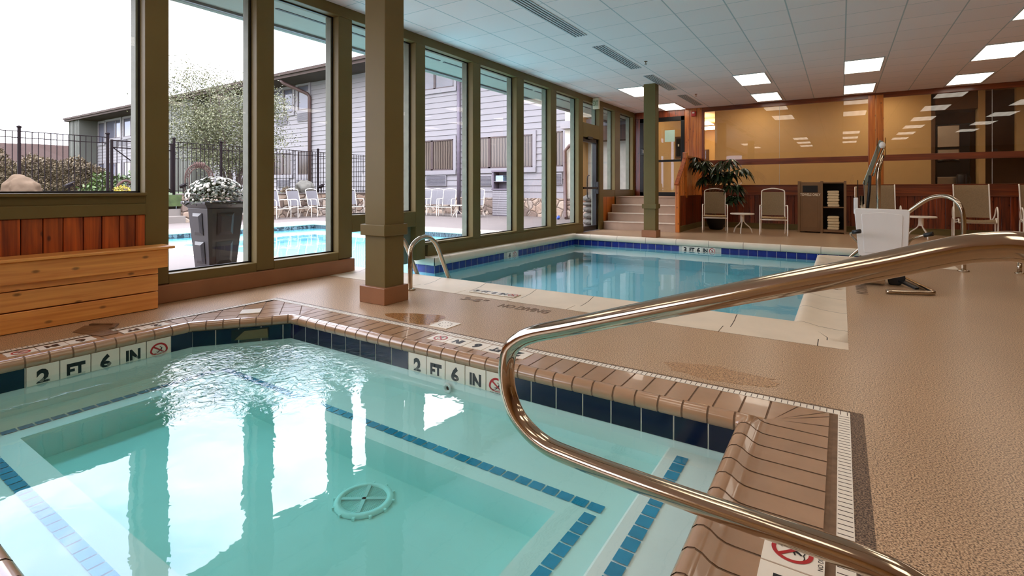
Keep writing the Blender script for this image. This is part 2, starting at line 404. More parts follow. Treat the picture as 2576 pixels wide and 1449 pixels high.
M['pool_water'] = water('pool_water', 0.06, 0.10, (0.05, 0.80, 0.86), 0.10)
M['lamp'] = emit('troffer_diffuser', (1.0, 0.89, 0.74), LAMP, 0.10)
M['lamp_warm'] = emit('corridor_diffuser', (1.0, 0.83, 0.56), LAMP*2.6)

def deck_mat(name, c_lo, c_mid, c_hi, grain, rough=0.5):
    m, t, p, o = new_mat(name)
    tcn = N(t, 'ShaderNodeTexCoord')
    a = N(t, 'ShaderNodeTexNoise', i_Scale=grain, i_Detail=2.0, i_Roughness=0.6); LK(t, tcn.outputs['Object'], a.inputs['Vector'])
    b = N(t, 'ShaderNodeTexNoise', i_Scale=0.9, i_Detail=3.0); LK(t, tcn.outputs['Object'], b.inputs['Vector'])
    r = ramp(t, a.outputs[0], [(0.39, c_lo), (0.47, c_mid), (0.60, c_hi)])
    v = N(t, 'ShaderNodeMapRange', i_To_Min=0.82, i_To_Max=1.18); LK(t, b.outputs[0], v.inputs[0])
    LK(t, mixc(t, 1.0, r.outputs[0], v.outputs[0], 'MULTIPLY'), p.inputs['Base Color'])
    p.inputs['Roughness'].default_value = rough
    bn = N(t, 'ShaderNodeBump', i_Strength=0.06, i_Distance=0.002); LK(t, a.outputs[0], bn.inputs['Height']); LK(t, bn.outputs[0], p.inputs['Normal'])
    return m
M['deck'] = deck_mat('pebbled_tan_deck', rgb(88, 64, 46), rgb(172, 136, 102), rgb(218, 186, 150), 170, 0.3)
M['deck_dark'] = deck_mat('dark_speckled_joint', rgb(50, 36, 28), rgb(92, 70, 56), rgb(150, 124, 100), 180, 0.6)
M['wet'] = deck_mat('wet_tan_deck', rgb(96, 62, 32), rgb(140, 96, 56), rgb(176, 128, 82), 130, 0.12)
M['dampdeck'] = deck_mat('stained_tan_deck', rgb(100, 70, 44), rgb(164, 122, 84), rgb(204, 164, 122), 130, 0.35)
def ceiling_mat():
    m, t, p, o = new_mat('acoustic_ceiling_tile')
    tcn = N(t, 'ShaderNodeTexCoord'); sp = N(t, 'ShaderNodeSeparateXYZ'); LK(t, tcn.outputs['Object'], sp.inputs[0])
    ux = math_(t, 'DIVIDE', math_(t, 'ADD', sp.outputs[0], 30.48+4.215), 0.6096)
    uy = math_(t, 'DIVIDE', math_(t, 'ADD', sp.outputs[1], 30.48-5.778), 0.6125)
    fx = math_(t, 'FRACT', ux); fy = math_(t, 'FRACT', uy)
    lx = math_(t, 'LESS_THAN', math_(t, 'ABSOLUTE', math_(t, 'SUBTRACT', fx, 0.5)), 0.487)
    ly = math_(t, 'LESS_THAN', math_(t, 'ABSOLUTE', math_(t, 'SUBTRACT', fy, 0.5)), 0.492)
    inn = math_(t, 'MULTIPLY', lx, ly)
    cb = N(t, 'ShaderNodeCombineXYZ'); LK(t, math_(t, 'FLOOR', ux), cb.inputs[0]); LK(t, math_(t, 'FLOOR', uy), cb.inputs[1])
    wn = N(t, 'ShaderNodeTexWhiteNoise'); LK(t, cb.outputs[0], wn.inputs['Vector'])
    v = N(t, 'ShaderNodeMapRange', i_To_Min=0.97, i_To_Max=1.02); LK(t, wn.outputs['Value'], v.inputs[0])
    col = mixc(t, 1.0, (0.95, 0.80, 0.765), v.outputs[0], 'MULTIPLY')
    col = mixc(t, inn, rgb(192, 190, 188), col)
    LK(t, col, p.inputs['Base Color']); p.inputs['Roughness'].default_value = 0.85
    return m
M['ceiling'] = ceiling_mat()
def stone_mat():
    m, t, p, o = new_mat('fieldstone_masonry')
    tcn = N(t, 'ShaderNodeTexCoord')
    nzz = N(t, 'ShaderNodeTexNoise', i_Scale=2.0); LK(t, tcn.outputs['Object'], nzz.inputs['Vector'])
    mxv = N(t, 'ShaderNodeMix', data_type='VECTOR'); mxv.inputs[0].default_value = 0.22
    LK(t, tcn.outputs['Object'], mxv.inputs[4]); LK(t, nzz.outputs['Color'], mxv.inputs[5])
    vo = N(t, 'ShaderNodeTexVoronoi', i_Scale=4.8); LK(t, mxv.outputs[1], vo.inputs['Vector'])
    ve = N(t, 'ShaderNodeTexVoronoi', feature='DISTANCE_TO_EDGE', i_Scale=4.8); LK(t, mxv.outputs[1], ve.inputs['Vector'])
    sp = N(t, 'ShaderNodeSeparateColor'); LK(t, vo.outputs['Color'], sp.inputs[0])
    r = ramp(t, sp.outputs[0], [(0.0, rgb(104, 88, 78)), (0.35, rgb(146, 124, 106)), (0.65, rgb(164, 146, 128)), (1.0, rgb(128, 116, 108))])
    n2 = N(t, 'ShaderNodeTexNoise', i_Scale=14.0, i_Detail=3.0); LK(t, tcn.outputs['Object'], n2.inputs['Vector'])
    v = N(t, 'ShaderNodeMapRange', i_To_Min=0.75, i_To_Max=1.25); LK(t, n2.outputs[0], v.inputs[0])
    c = mixc(t, 1.0, r.outputs[0], v.outputs[0], 'MULTIPLY')
    e = math_(t, 'LESS_THAN', ve.outputs['Distance'], 0.035)
    LK(t, mixc(t, e, c, rgb(92, 78, 68)), p.inputs['Base Color']); p.inputs['Roughness'].default_value = 0.85
    h = N(t, 'ShaderNodeMapRange', i_From_Max=0.15); LK(t, ve.outputs['Distance'], h.inputs[0])
    bn = N(t, 'ShaderNodeBump', i_Strength=0.7, i_Distance=0.05); LK(t, h.outputs[0], bn.inputs['Height']); LK(t, bn.outputs[0], p.inputs['Normal'])
    return m
M['stone'] = stone_mat()
def curtain_mat():
    m, t, p, o = new_mat('window_glass_over_curtain')
    tcn = N(t, 'ShaderNodeTexCoord')
    wv = N(t, 'ShaderNodeTexWave', bands_direction='X', i_Scale=2.4, i_Distortion=1.0, i_Detail=1.0); LK(t, tcn.outputs['Object'], wv.inputs['Vector'])
    r = ramp(t, wv.outputs[0], [(0.2, rgb(56, 48, 44)), (0.8, rgb(98, 86, 76))])
    LK(t, r.outputs[0], p.inputs['Base Color']); p.inputs['Roughness'].default_value = 0.12; return m
M['curtain'] = curtain_mat()
def mosaic_mat():
    m, t, p, o = new_mat('patterned_pool_tile')
    tcn = N(t, 'ShaderNodeTexCoord')
    wv = N(t, 'ShaderNodeTexWave', wave_type='RINGS', rings_direction='SPHERICAL', i_Scale=9.0, i_Distortion=9.0, i_Detail=1.0); LK(t, tcn.outputs['Object'], wv.inputs['Vector'])
    r = ramp(t, wv.outputs[0], [(0.55, rgb(30, 36, 46)), (0.7, rgb(96, 108, 114))])
    LK(t, r.outputs[0], p.inputs['Base Color']); p.inputs['Roughness'].default_value = 0.3
    return m
M['mosaic'] = mosaic_mat()
# ================================================================== ROOM SHELL
CE = 3.25
b = NB()
for r in ((-5.1,9,-6,-.05), (-5.1,-4.46,-.05,2.806), (.085,9,-.05,2.806), (-5.1,9,2.806,3.86), (.04,9,3.86,8.458), (1.258,9,8.458,10.5), (-5.1,9,10.5,14.5)):
    box(b, *r, -.2, 0)
struct('floor', b, M['deck'], 'speckled tan pebbled deck running around the two indoor pools', 'floor')
b = NB(); box(b, -5.3, 9, -6, 14.6, CE, CE+.25)
struct('ceiling', b, M['ceiling'], 'grey white acoustic tile ceiling over the pool hall', 'ceiling')
# --- window wall (left)
XI, XO = -5.1, -5.3
posts = [(1.974,2.162),(2.984,3.178),(4.009,4.212),(5.336,5.534),(6.68,6.89),(8.027,8.282),(9.362,9.61),(10.706,10.943),(11.904,12.159),(12.947,13.327),(14.343,14.6)]
plabels = ['wide sage post at the right end of the bench wall', 'sage post between the planter pane and the patio chair pane', 'sage post left of the square column by the pool cutout',
 'sage post behind the square column on the pool wall', 'sage post to the right of the pane with two patio chairs', 'sage post between the pane with the towel stand and the next',
 'sage post third from the exit door', 'sage post on the left jamb of the exit door', 'sage post on the right jamb of the exit door', 'sage post between the two small panes above the stairs', 'sage corner post where the window wall meets the wooden wall']
for i, ((a, c), lb) in enumerate(zip(posts, plabels)):
    b = NB(); box(b, XO+.09, XI, a, c, .17 if i < 3 else 0, CE-.13)
    o = struct('trim_%d' % (i+1), b, M['sage'], lb, 'post', bevel=.006)
    b = NB(); box(b, XO-.01, XO+.09, a-.03, c+.02, .17 if i < 3 else 0, CE-.13)
    obj('outer_jamb', b, M['sage_ext'], o, 'weathered grey green outer jamb', bevel=.004)
def sill_seg(name, y0, y1, zs, label, base=None):
    """solid wall under a window up to sill height"""
    r = sroot(name, label, 'wall', (XI, y0, 0))
    b = NB(); box(b, XO, XI+.004, y0, y1, (base or 0), zs-.03)
    obj('panel', b, M['sage'], r, bevel=.004)
    b = NB(); box(b, XO-.02, XI+.02, y0, y1, zs-.03, zs); obj('sill', b, M['sage'], r, bevel=.006)
    return r
wl = sroot('wall_left', 'sage painted window wall beside the pools', 'wall', (XI, 2, 0))
b = NB(); box(b, XO, XI+.004, -6, 14.6, CE-.13, CE); obj('header_beam', b, M['sage'], wl, bevel=.006)
for (a, c, zs) in ((2.162,2.984,.255),(3.178,4.009,.255)):
    b = NB(); box(b, XO, XI, a, c, .15, zs); obj('sill', b, M['sage'], wl, bevel=.006)
b = NB(); box(b, XO, XI, 4.212, 5.336, .485, .70); obj('beam_over_cutout', b, M['sage'], wl, bevel=.008)
for (a, c) in ((5.534,6.68),(6.89,8.027),(8.282,9.362),(9.61,10.706)):
    b = NB(); box(b, XO, XI, a, c, .2, .235); obj('sill', b, M['sage'], wl, bevel=.006)
b = NB(); box(b, XO, XI+.012, 5.58, 10.943, -.02, .2); obj('pool_side_base', b, M['sage'], wl, bevel=.006)
b = NB(); box(b, XO, XI+.03, -6, 4.23, 0, .165); obj('brown_base_board', b, M['brown_trim'], wl, 'brown painted base board under the large windows', bevel=.01)
b = NB(); box(b, XO, XI-.005, 12.159, 12.947, .82, .995); box(b, XO, XI-.005, 13.327, 14.343, .82, .995); obj('sill', b, M['sage'], wl, bevel=.006)
for y0, y1 in ((12.159, 14.343),):
    b = NB(); y = y0
    while y < y1-.01: box(b, XI-.03, XI-.01, y+.003, min(y+.11, y1), 0, .83); y += .11
    obj('stairside_boards', b, M['amber'], wl, 'amber wooden boards beside the stairs')
b = NB(); box(b, XO, XI+.012, 11.93, 12.22, 0, .2); obj('base_block', b, M['sage'], wl, bevel=.008)
# bench wall: green sill apron and cedar boards
b = NB(); box(b, XO, XI+.01, -6, 1.974, .895, .991); box(b, XO, XI+.05, -6, 1.975, .965, .991)
obj('window_sill', b, M['sage'], wl, bevel=.006)
b = NB(); box(b, XI-.05, XI+.022, -6, 1.974, .80, .897); obj('sill_apron', b, M['sage'], wl, bevel=.006)
b = NB(); y = 1.972
wds = [.075,.115,.12,.122,.125,.12,.125,.13,.12]
i = 0
while y > -6:
    w = wds[i % 9]; box(b, XI-.03, XI+.005, y-w+.005, y, .165, .80); y -= w; i += 1
obj('cedar_boards', b, M['cedar_lit'], wl, 'red cedar boards between bench and window', bevel=.006)
b = NB(); box(b, XO, XI-.03, -6, 1.974, 0, .9); obj('wall_core', b, M['sage_ext'], wl)
b = NB(); box(b, XO, XI-.1, 4.93, 5.34, -.05, .53); obj('cutout_jamb', b, M['sage_ext'], wl, 'pale weathered jamb at the pool cutout', bevel=.01)
# --- windows: a pane and its dark bead
wins = [(-6,1.974,.991),(2.162,2.984,.255),(3.178,4.009,.255),(4.212,5.336,.70),(5.534,6.68,.235),(6.89,8.027,.235),(8.282,9.362,.235),(9.61,10.706,.235),(12.159,12.947,.995),(13.327,14.343,.995),(10.943,11.904,2.60)]
wlab = ['window over the bench looking to the lawn', 'tall window with the planter outside', 'tall window with patio chairs beyond the outdoor pool', 'short window above the pool cutout', 'tall window to the right of the square column', 'tall window with the outdoor towel stand', 'tall window facing the fieldstone base', 'tall window next to the exit door', 'small window above the stairs next to the exit door', 'small window above the stairs in the corner', 'transom window over the exit door']
for i, ((a, c, z), lb) in enumerate(zip(wins, wlab)):
    r = sroot('window_%d' % (i+1), lb, 'window', (-5.21, (a+c)/2, z))
    b = NB(); quad(b, (-5.21,a,z),(-5.21,c,z),(-5.21,c,3.12),(-5.21,a,3.12)); obj('glass_pane', b, M['win_glass'], r)
    b = NB()
    for (q0, q1, w0, w1) in ((a, a+.012, z, 3.12),(c-.014, c, z, 3.12),(a, c, z, z+.014),(a, c, 3.105, 3.12)): box(b, -5.225, -5.205, q0, q1, w0, w1)
    obj('bead', b, M['dark_seal'], r)
# --- exit door
r = sroot('door_1', 'black framed glass exit door to the patio', 'door', (-5.2, 10.943, 0))
b = NB(); box(b, XO+.05, XI, 10.943, 11.904, 2.26, 2.60); obj('head_panel', b, M['sage'], r, bevel=.006)
b = NB(); box(b, -5.25, -5.14, 10.945, 10.985, 0, 2.26); box(b, -5.25, -5.14, 11.80, 11.90, 0, 2.26); box(b, -5.25, -5.14, 10.945, 11.9, 2.16, 2.26); box(b, -5.25, -5.14, 10.945, 11.9, 0, .12)
obj('door_frame', b, M['black_metal'], r, bevel=.004)
b = NB(); quad(b, (-5.2,10.98,.1),(-5.2,11.8,.1),(-5.2,11.8,2.2),(-5.2,10.98,2.2)); obj('glass_pane', b, M['win_glass'], r)
b = NB(); box(b, -5.17, -5.10, 10.98, 11.82, 1.02, 1.07); box(b, -5.16, -5.09, 11.80, 11.86, .9, 1.2); obj('push_bar', b, M['black_metal'], r, bevel=.006)
b = NB(); tube(b, [(-5.25,11.62,.78),(-5.3,11.62,.85),(-5.3,11.62,1.3),(-5.25,11.62,1.36)], .014, 8, 4); obj('pull_handle', b, M['black_metal'], r)
b = NB(); box(b, -5.16, -5.09, 11.2, 11.5, 2.22, 2.29); obj('door_closer', b, M['black_metal'], r, bevel=.008)
# --- remaining walls
b = NB(); box(b, 9, 9.2, -6, 16.6, 0, CE); struct('wall_right', b, M['tanwall'], 'tan wall on the far right side of the hall')
b = NB(); box(b, -5.3, 9.2, -6.2, -6, 0, CE); struct('wall_front', b, M['tanwall'], 'tan wall behind the camera')
# --- back wall: wainscot, posts, rails, glass
YB = 14.5
wb = sroot('wall_back', 'red cedar wainscot wall with glazed upper half behind the pool', 'wall', (0, YB, 0))
b = NB(); x = -3.2
k = 0
while x < 9:
    w = (.115, .14, .12, .15, .13)[k % 5]; box(b, x+.004, min(x+w, 9), YB, YB+.05, .13, .87); x += w; k += 1
obj('wainscot_boards', b, M['cedar'], wb, bevel=.006)
b = NB(); box(b, -3.2, 9, YB-.01, YB+.06, .87, 1.115); obj('wide_rail', b, M['cedar_x'], wb, bevel=.005)
b = NB(); box(b, -3.2, 9, YB-.03, YB+.08, 1.112, 1.13); box(b, -3.2, 9, YB-.028, YB+.01, .855, .88); obj('cap_moulding', b, M['cedar_x'], wb, bevel=.004)
b = NB(); box(b, -3.2, 9, YB-.02, YB+.05, 0, .135); box(b, -3.2, 9, YB-.028, YB, .125, .14); obj('base_board', b, M['sage'], wb, 'olive painted base board', bevel=.004)
b = NB(); box(b, -3.2, 9, YB+.06, YB+.12, 0, 1.1); box(b, -5.1, -3.19, YB+.02, YB+.12, 0, .82); obj('wall_core', b, M['dkwall'], wb)
b = NB(); box(b, -3.2, .53, YB-.005, YB+.05, 1.655, 1.80); box(b, .82, 9, YB-.005, YB+.05, 1.67, 1.81); obj('middle_rail', b, M['cedar_x'], wb, bevel=.005)
b = NB(); box(b, -3.2, 9, YB-.01, YB+.06, 3.13, CE); obj('top_rail', b, M['cedar_x'], wb, bevel=.005)
b = NB(); box(b, .53, .67, YB-.03, YB+.06, 1.12, 3.2); box(b, .678, .82, YB-.04, YB+.06, 1.12, 3.2); obj('double_post', b, M['amber'], wb, 'amber double board post between the two glass bays', bevel=.006)
b = NB(); 
for (a, c) in ((-3.66,-3.53),(-3.527,-3.46),(-3.457,-3.35),(-3.347,-3.28),(-3.277,-3.2)): box(b, a, c, YB-.02, YB+.06, .82, CE)
obj('wide_post', b, M['amber'], wb, 'amber board post between the inner door and the glass', bevel=.005)
b = NB(); box(b, -3.2, -3.14, YB-.03, YB+.06, 1.12, 3.15); box(b, -5.09, -4.93, YB-.02, YB+.055, .82, 3.06); box(b, -5.09, -3.665, YB-.018, YB+.057, 3.061, CE-.002); obj('door_surround', b, M['cedar'], wb, bevel=.005)
b = NB()
for (a, c) in ((-3.14,-1.32),(-1.318,.53),(.82,2.68),(2.682,5.4),(5.402,9)):
    quad(b, (a,YB+.04,1.12),(c,YB+.04,1.12),(c,YB+.04,3.13),(a,YB+.04,3.13))
obj('glass_panes', b, M['lobby_glass'], wb)
b = NB(); box(b, -1.322,-1.316,YB+.036,YB+.046,1.13,3.13); box(b, 2.678,2.684,YB+.036,YB+.046,1.13,3.13); obj('glass_seam', b, M['vent_w'], wb)
# inner door on the landing
r = sroot('door_2', 'black framed glass door at the top of the stairs', 'door', (-4.3, YB, .82))
b = NB(); box(b,-4.93,-4.83,YB-.03,YB+.05,.82,3.06); box(b,-3.76,-3.66,YB-.03,YB+.05,.82,3.06); box(b,-4.93,-3.66,YB-.03,YB+.05,2.94,3.06); box(b,-4.93,-3.66,YB-.03,YB+.05,.82,.93)
obj('door_frame', b, M['black_metal'], r, bevel=.005)
b = NB(); box(b,-4.83,-3.76,YB-.03,YB+.03,1.79,1.85); obj('middle_bar', b, M['black_metal'], r)
b = NB(); quad(b,(-4.83,YB+.02,.9),(-3.76,YB+.02,.9),(-3.76,YB+.02,2.96),(-4.83,YB+.02,2.96)); obj('glass_pane', b, M['lobby_glass'], r)
b = NB(); box(b,-4.89,-4.80,YB-.09,YB-.02,2.0,2.2); obj('lock_box', b, M['black'], r, bevel=.01)
b = NB(); box(b,-4.81,-4.78,YB-.12,YB-.06,2.05,2.15); obj('lever', b, M['chrome'], r, bevel=.005)
b = NB(); box(b, -4.22,-3.94,YB+.012,YB+.018,2.36,2.69)
tag(obj('notice_sheet', b, M['paper']), 'pale aqua paper notice taped on the inner glass door', 'notice')
# corridor beyond the glass
b = NB(); box(b, -7, 9.2, YB+.1, 20.2, .6, .8); struct('floor_corridor', b, M['dkwall'], 'dark corridor floor beyond the glass', 'floor')
b = NB(); box(b, -7, 9.2, YB+.1, 20.2, 3.45, 3.65); struct('ceiling_corridor', b, M['tanwall'], 'corridor ceiling beyond the glass', 'ceiling')
b = NB(); box(b, -7, -3.72, 16.2, 16.35, .8, 3.45); box(b, -3.2, 1.87, 16.2, 16.35, .8, 3.45); box(b, 2.74, 2.86, 16.15, 16.5, .8, 3.45); box(b, -7.1,-7, YB+.1, 20.2, .8, 3.45)
box(b, 3.4, 9.2, 16.2, 16.35, 1.75, 3.45)
struct('wall_corridor', b, M['tanwall'], 'tan corridor wall seen through the lobby glass')
b = NB(); box(b, 1.87, 2.95, 17.0, 17.1, .8, 3.45); box(b, 1.87,1.95,16.2,17.1,.8,3.45); box(b, 2.86, 9.2, 16.9, 17, .8, 3.45); box(b, 1.87, 2.74, 16.2, 17.1, 2.95, 3.45)
struct('wall_alcove', b, M['dkwall'], 'dark brown alcove wall around the refrigerator')
b = NB(); box(b, -7, -2, 20, 20.2, .8, 3.45); struct('wall_far_lobby', b, M['tanwall'], 'tan wall of the far lobby seen through a narrow gap')
b = NB(); box(b, -4.62, -4.15, 19.93, 20, .8, 2.5); tag(obj('lobby_door', b, M['dkwall'], bevel=.01), 'dark brown door in the far lobby seen in the narrow gap', 'door')
# refrigerator in the alcove
r = thing('refrigerator', 'tall black and stainless refrigerator in the alcove behind the right glass bay', 'refrigerator', (2.25, 16.5, .8))
b = NB(); box(b,1.97,2.62,16.35,16.95,.8,2.62); obj('body', b, M['black_metal'], r, bevel=.01)
b = NB(); box(b,2.0,2.42,16.30,16.36,2.05,2.58); obj('door', b, M['steel'], r, 'stainless upper door', bevel=.01)
b = NB(); box(b,2.0,2.42,16.30,16.36,1.72,2.0); obj('drawer', b, M['steel'], r, 'stainless middle drawer', bevel=.02)
b = NB(); box(b,2.0,2.50,16.30,16.36,.8,1.32); obj('lower_door', b, M['steel'], r, 'stainless lower door', bevel=.01)
b = NB(); tube(b,[(2.0,16.27,1.70),(2.2,16.24,1.74),(2.42,16.27,1.70)],.02,8,4); obj('handle', b, M['black'], r)
r = thing('coffee_urn', 'black coffee urn with a side handle in front of the refrigerator', 'urn', (2.45,16.1,.8))
b = NB(); lathe(b,[(.09,1.1),(.1,1.13),(.1,1.34),(.08,1.38),(.0,1.39)],(2.42,16.05,0),16); obj('body', b, M['black'], r)
b = NB(); tube(b,[(2.5,16.05,1.33),(2.57,16.05,1.3),(2.57,16.05,1.16),(2.51,16.05,1.13)],.014,8,4); obj('handle', b, M['black'], r)
b = NB(); lathe(b,[(.13,.8),(.12,.82),(.12,1.08),(.13,1.1)],(2.42,16.05,0),16); obj('pedestal', b, M['dkwall'], r)
r = thing('framed_board', 'dark framed notice board on the tan wall behind the inner door', 'board', (-4.2,16.17,2.3))
b = NB(); box(b,-4.38,-4.02,16.17,16.2,1.98,2.66); obj('frame', b, M['dkwall'], r, bevel=.008)
b = NB(); box(b,-4.34,-4.06,16.162,16.172,2.04,2.6); obj('panel', b, M['black_metal'], r)
b = NB(); box(b,-4.29,-4.25,16.155,16.163,2.35,2.42); obj('tag_card', b, M['letter'], r)
b = NB(); box(b,3.0,3.08,16.185,16.2,1.85,1.97); tag(obj('wall_outlet', b, M['cab_dark'], bevel=.005), 'small dark wall outlet on the tan wall at the far right', 'outlet')

# ================================================================== STAIRS AND RAILING
sr = thing('staircase', 'four taupe steps climbing to the inner door in the corner', 'stairs', (-4.15,12.1,0), kind='structure')
for i in range(4):
    y0 = 12.1+.28*i; z1 = .205*(i+1)
    b = NB(); box(b,-5.07+.1*0,-3.27,y0,14.48 if i == 3 else y0+.30,.205*i*0,z1-.02); obj('riser', b, M['stair'], sr)
    b = NB(); box(b,-5.07,-3.27,y0-.02,14.48 if i == 3 else y0+.30,z1-.022,z1); obj('tread', b, M['nosing'] if i < 3 else M['stair'], sr, bevel=.006)
r = thing('stair_railing', 'amber wooden stair railing with vertical slats beside the potted plant', 'railing', (-3.22,12.15,0))
b = NB(); box(b,-3.27,-3.18,12.08,12.18,0,1.10); obj('newel_post', b, M['amber'], r, bevel=.008)
b = NB(); box(b,-3.30,-3.20,12.86,12.96,.8,1.93); obj('newel_post', b, M['amber'], r, bevel=.008)
b = NB(); bar(b,(-3.25,12.12,1.12),(-3.25,12.88,1.78),.10,.045); obj('handrail', b, M['cedar_y'], r, bevel=.006)
b = NB(); box(b,-3.30,-3.2,12.96,14.47,1.80,1.86); obj('top_rail', b, M['cedar_y'], r, bevel=.006)
b = NB()
for i in range(6):
    y = 12.22+.11*i; box(b,-3.27,-3.245,y,y+.07,.05+.0*i,1.12+.092*i)
for i in range(13):
    y = 12.98+.115*i; box(b,-3.27,-3.245,y,y+.075,.8,1.82)
obj('slats', b, M['amber'], r, bevel=.004)
b = NB()
y = 12.18
while y < 14.48: box(b,-3.245,-3.215,y+.003,min(y+.13,14.49),.13,.86); y += .13
obj('side_boards', b, M['cedar'], r, bevel=.005)
b = NB(); box(b,-3.24,-3.19,12.18,14.49,0,.135); obj('base_board', b, M['sage'], r, 'olive painted base board', bevel=.004)

# ================================================================== COLUMNS
def column(x0, x1, y0, y1, label):
    cx, cyy = (x0+x1)/2, (y0+y1)/2
    r = thing('square_column', label, 'column', (cx, cyy, 0), group='square sage columns', kind='structure')
    b = NB(); box(b,x0+.035,x1-.03,y0+.035,y1-.03,.12,CE); obj('shaft', b, M['sage'], r, bevel=.006)
    b = NB(); box(b,x0,x1,y0,y1,0,.15); obj('base_block', b, M['brown_trim'], r, 'brown painted base block', bevel=.006)
    b = NB(); box(b,x0+.005,x1-.005,y0+.005,y1-.005,.605,.705); obj('collar', b, M['sage'], r, bevel=.006)
column(-3.675,-3.349,3.115,3.41,'square sage column with brown base between spa and pool')
column(-3.565,-3.249,10.56,10.86,'square sage column at the far pool edge before the stairs')

# ================================================================== SPA
ZS = -.115; ZP = -.17
def sweep(bm, A, B, prof, step, m0, m1, gap=.005, phase=0.0):
    """coping laid along A->B in pieces; prof = (outward offset, z); m0/m1 = mitre slopes at the ends"""
    A = Vector((*A, 0)); B = Vector((*B, 0)); d = (B-A); L = d.length; d.normalize(); n = Vector((d.y, -d.x, 0))
    om = max(p[0] for p in prof)
    t0 = min(0, -m0*om); t1 = max(L, L+m1*om)
    t = math.floor((t0-phase)/step)*step+phase
    while t < t1:
        a, c = t+gap/2, t+step-gap/2; rows = []
        for (o, z) in prof:
            lo, hi = -m0*o, L+m1*o
            p, q = min(max(a, lo), hi), min(max(c, lo), hi)
            rows.append((A+d*p+n*o+Vector((0,0,z)), A+d*q+n*o+Vector((0,0,z)), q-p))
        for r0, r1 in zip(rows, rows[1:]):
            if r0[2] < 1e-4 and r1[2] < 1e-4: continue
            vs = [bm.verts.new(r0[0]), bm.verts.new(r0[1]), bm.verts.new(r1[1]), bm.verts.new(r1[0])]
            f = bm.faces.new(vs); f.smooth = True
        t += step
    return
def clean(bm): bmesh.ops.remove_doubles(bm, verts=bm.verts, dist=1e-4)
SP = [(-4.05,.42),(-.375,.42),(-.375,2.405),(-3.64,2.405),(-4.05,1.87)]
th_a = math.atan2(2.405-1.87, 4.05-3.64)      # chamfer direction angle
turn_far = th_a; turn_left = PI/2-th_a
mf = math.tan(turn_far/2); ml = math.tan(turn_left/2)
sides = [(SP[0],SP[1],1,1),(SP[1],SP[2],1,1),(SP[2],SP[3],1,mf),(SP[3],SP[4],mf,ml),(SP[4],SP[0],ml,1)]
NOSE = [(.012,-.045),(-.004,-.03),(-.008,-.008),(0,.012),(.014,.026),(.034,.031),(.055,.024),(.074,.010),(.095,.002),(.12,0)]
FLAT = NOSE+[(.33,0)]
spa = thing('spa_coping', 'tan tiled coping with a rounded nose around the spa', 'coping', (-2.2,2.5,0), kind='structure')
b = NB()
for i, (A, B, m0, m1) in enumerate(sides):
    sweep(b, A, B, NOSE if i == 3 else FLAT, .1125, m0, m1, .009, .02)
clean(b); obj('coping_tiles', b, M['coping_tile'], spa)
b = NB()
G_ = [(o+(.0015 if o < .09 else 0), z-.002) for o, z in FLAT]; G_[0] = (.02,-.045)
for i, (A, B, m0, m1) in enumerate(sides):
    sweep(b, A, B, [(o+.0015, z-.002) for o, z in NOSE] if i == 3 else G_+[(.36,-.004)], 10, m0, m1, 0)
obj('grout_bed', b, M['coping_grout'], spa)
# corner triangle behind the chamfer: diagonal tiles clipped to the corner
def clip(poly, a, bb, keep):
    out = []; n = len(poly)
    side = lambda p: (bb[0]-a[0])*(p[1]-a[1])-(bb[1]-a[1])*(p[0]-a[0])
    for i in range(n):
        p, q = poly[i], poly[(i+1) % n]; sp_, sq = side(p)*keep, side(q)*keep
        if sp_ >= 0: out.append(p)
        if (sp_ > 0 and sq < 0) or (sp_ < 0 and sq > 0):
            t = sp_/(sp_-sq); out.append((p[0]+(q[0]-p[0])*t, p[1]+(q[1]-p[1])*t))
    return out
def off(A, B, o):
    d = Vector((B[0]-A[0], B[1]-A[1])).normalized(); n = Vector((d.y, -d.x)); return (A[0]+n.x*o, A[1]+n.y*o), (B[0]+n.x*o, B[1]+n.y*o), d, n
A3, B3 = SP[3], SP[4]
a_, b_, d3, n3 = off(A3, B3, .12)
c0 = (SP[3][0]-mf*.12*1.0, SP[3][1]+.12); e0 = (SP[3][0]-mf*.33, SP[3][1]+.33)
c1 = (SP[4][0]-.12, SP[4][1]+ml*.12); e1 = (SP[4][0]-.33, SP[4][1]+ml*.33)
corner = [c0, e0, (SP[4][0]-.33, SP[3][1]+.33), e1, c1]
area = sum(corner[i][0]*corner[(i+1)%5][1]-corner[(i+1)%5][0]*corner[i][1] for i in range(5))
kp = 1 if area > 0 else -1
b = NB(); prism(b, corner, -.03, -.004); obj('corner_grout', b, M['coping_grout'], spa)
b = NB(); mid = ((c0[0]+c1[0])/2, (c0[1]+c1[1])/2)
for i in range(-5, 6):
    for j in range(0, 4):
        u0, u1, v0, v1 = (i-.5)*.155+.004, (i+.5)*.155-.004, j*.155+.004, (j+1)*.155-.004
        if i == 0 and j == 1: continue
        po = [(mid[0]+d3.x*u+n3.x*v, mid[1]+d3.y*u+n3.y*v) for u, v in ((u0,v0),(u1,v0),(u1,v1),(u0,v1))]
        for k in range(5):
            po = clip(po, corner[k], corner[(k+1) % 5], kp)
            if len(po) < 3: break
        if len(po) >= 3: prism(b, po, -.01, 0)
obj('corner_tiles', b, M['coping_tile'], spa)
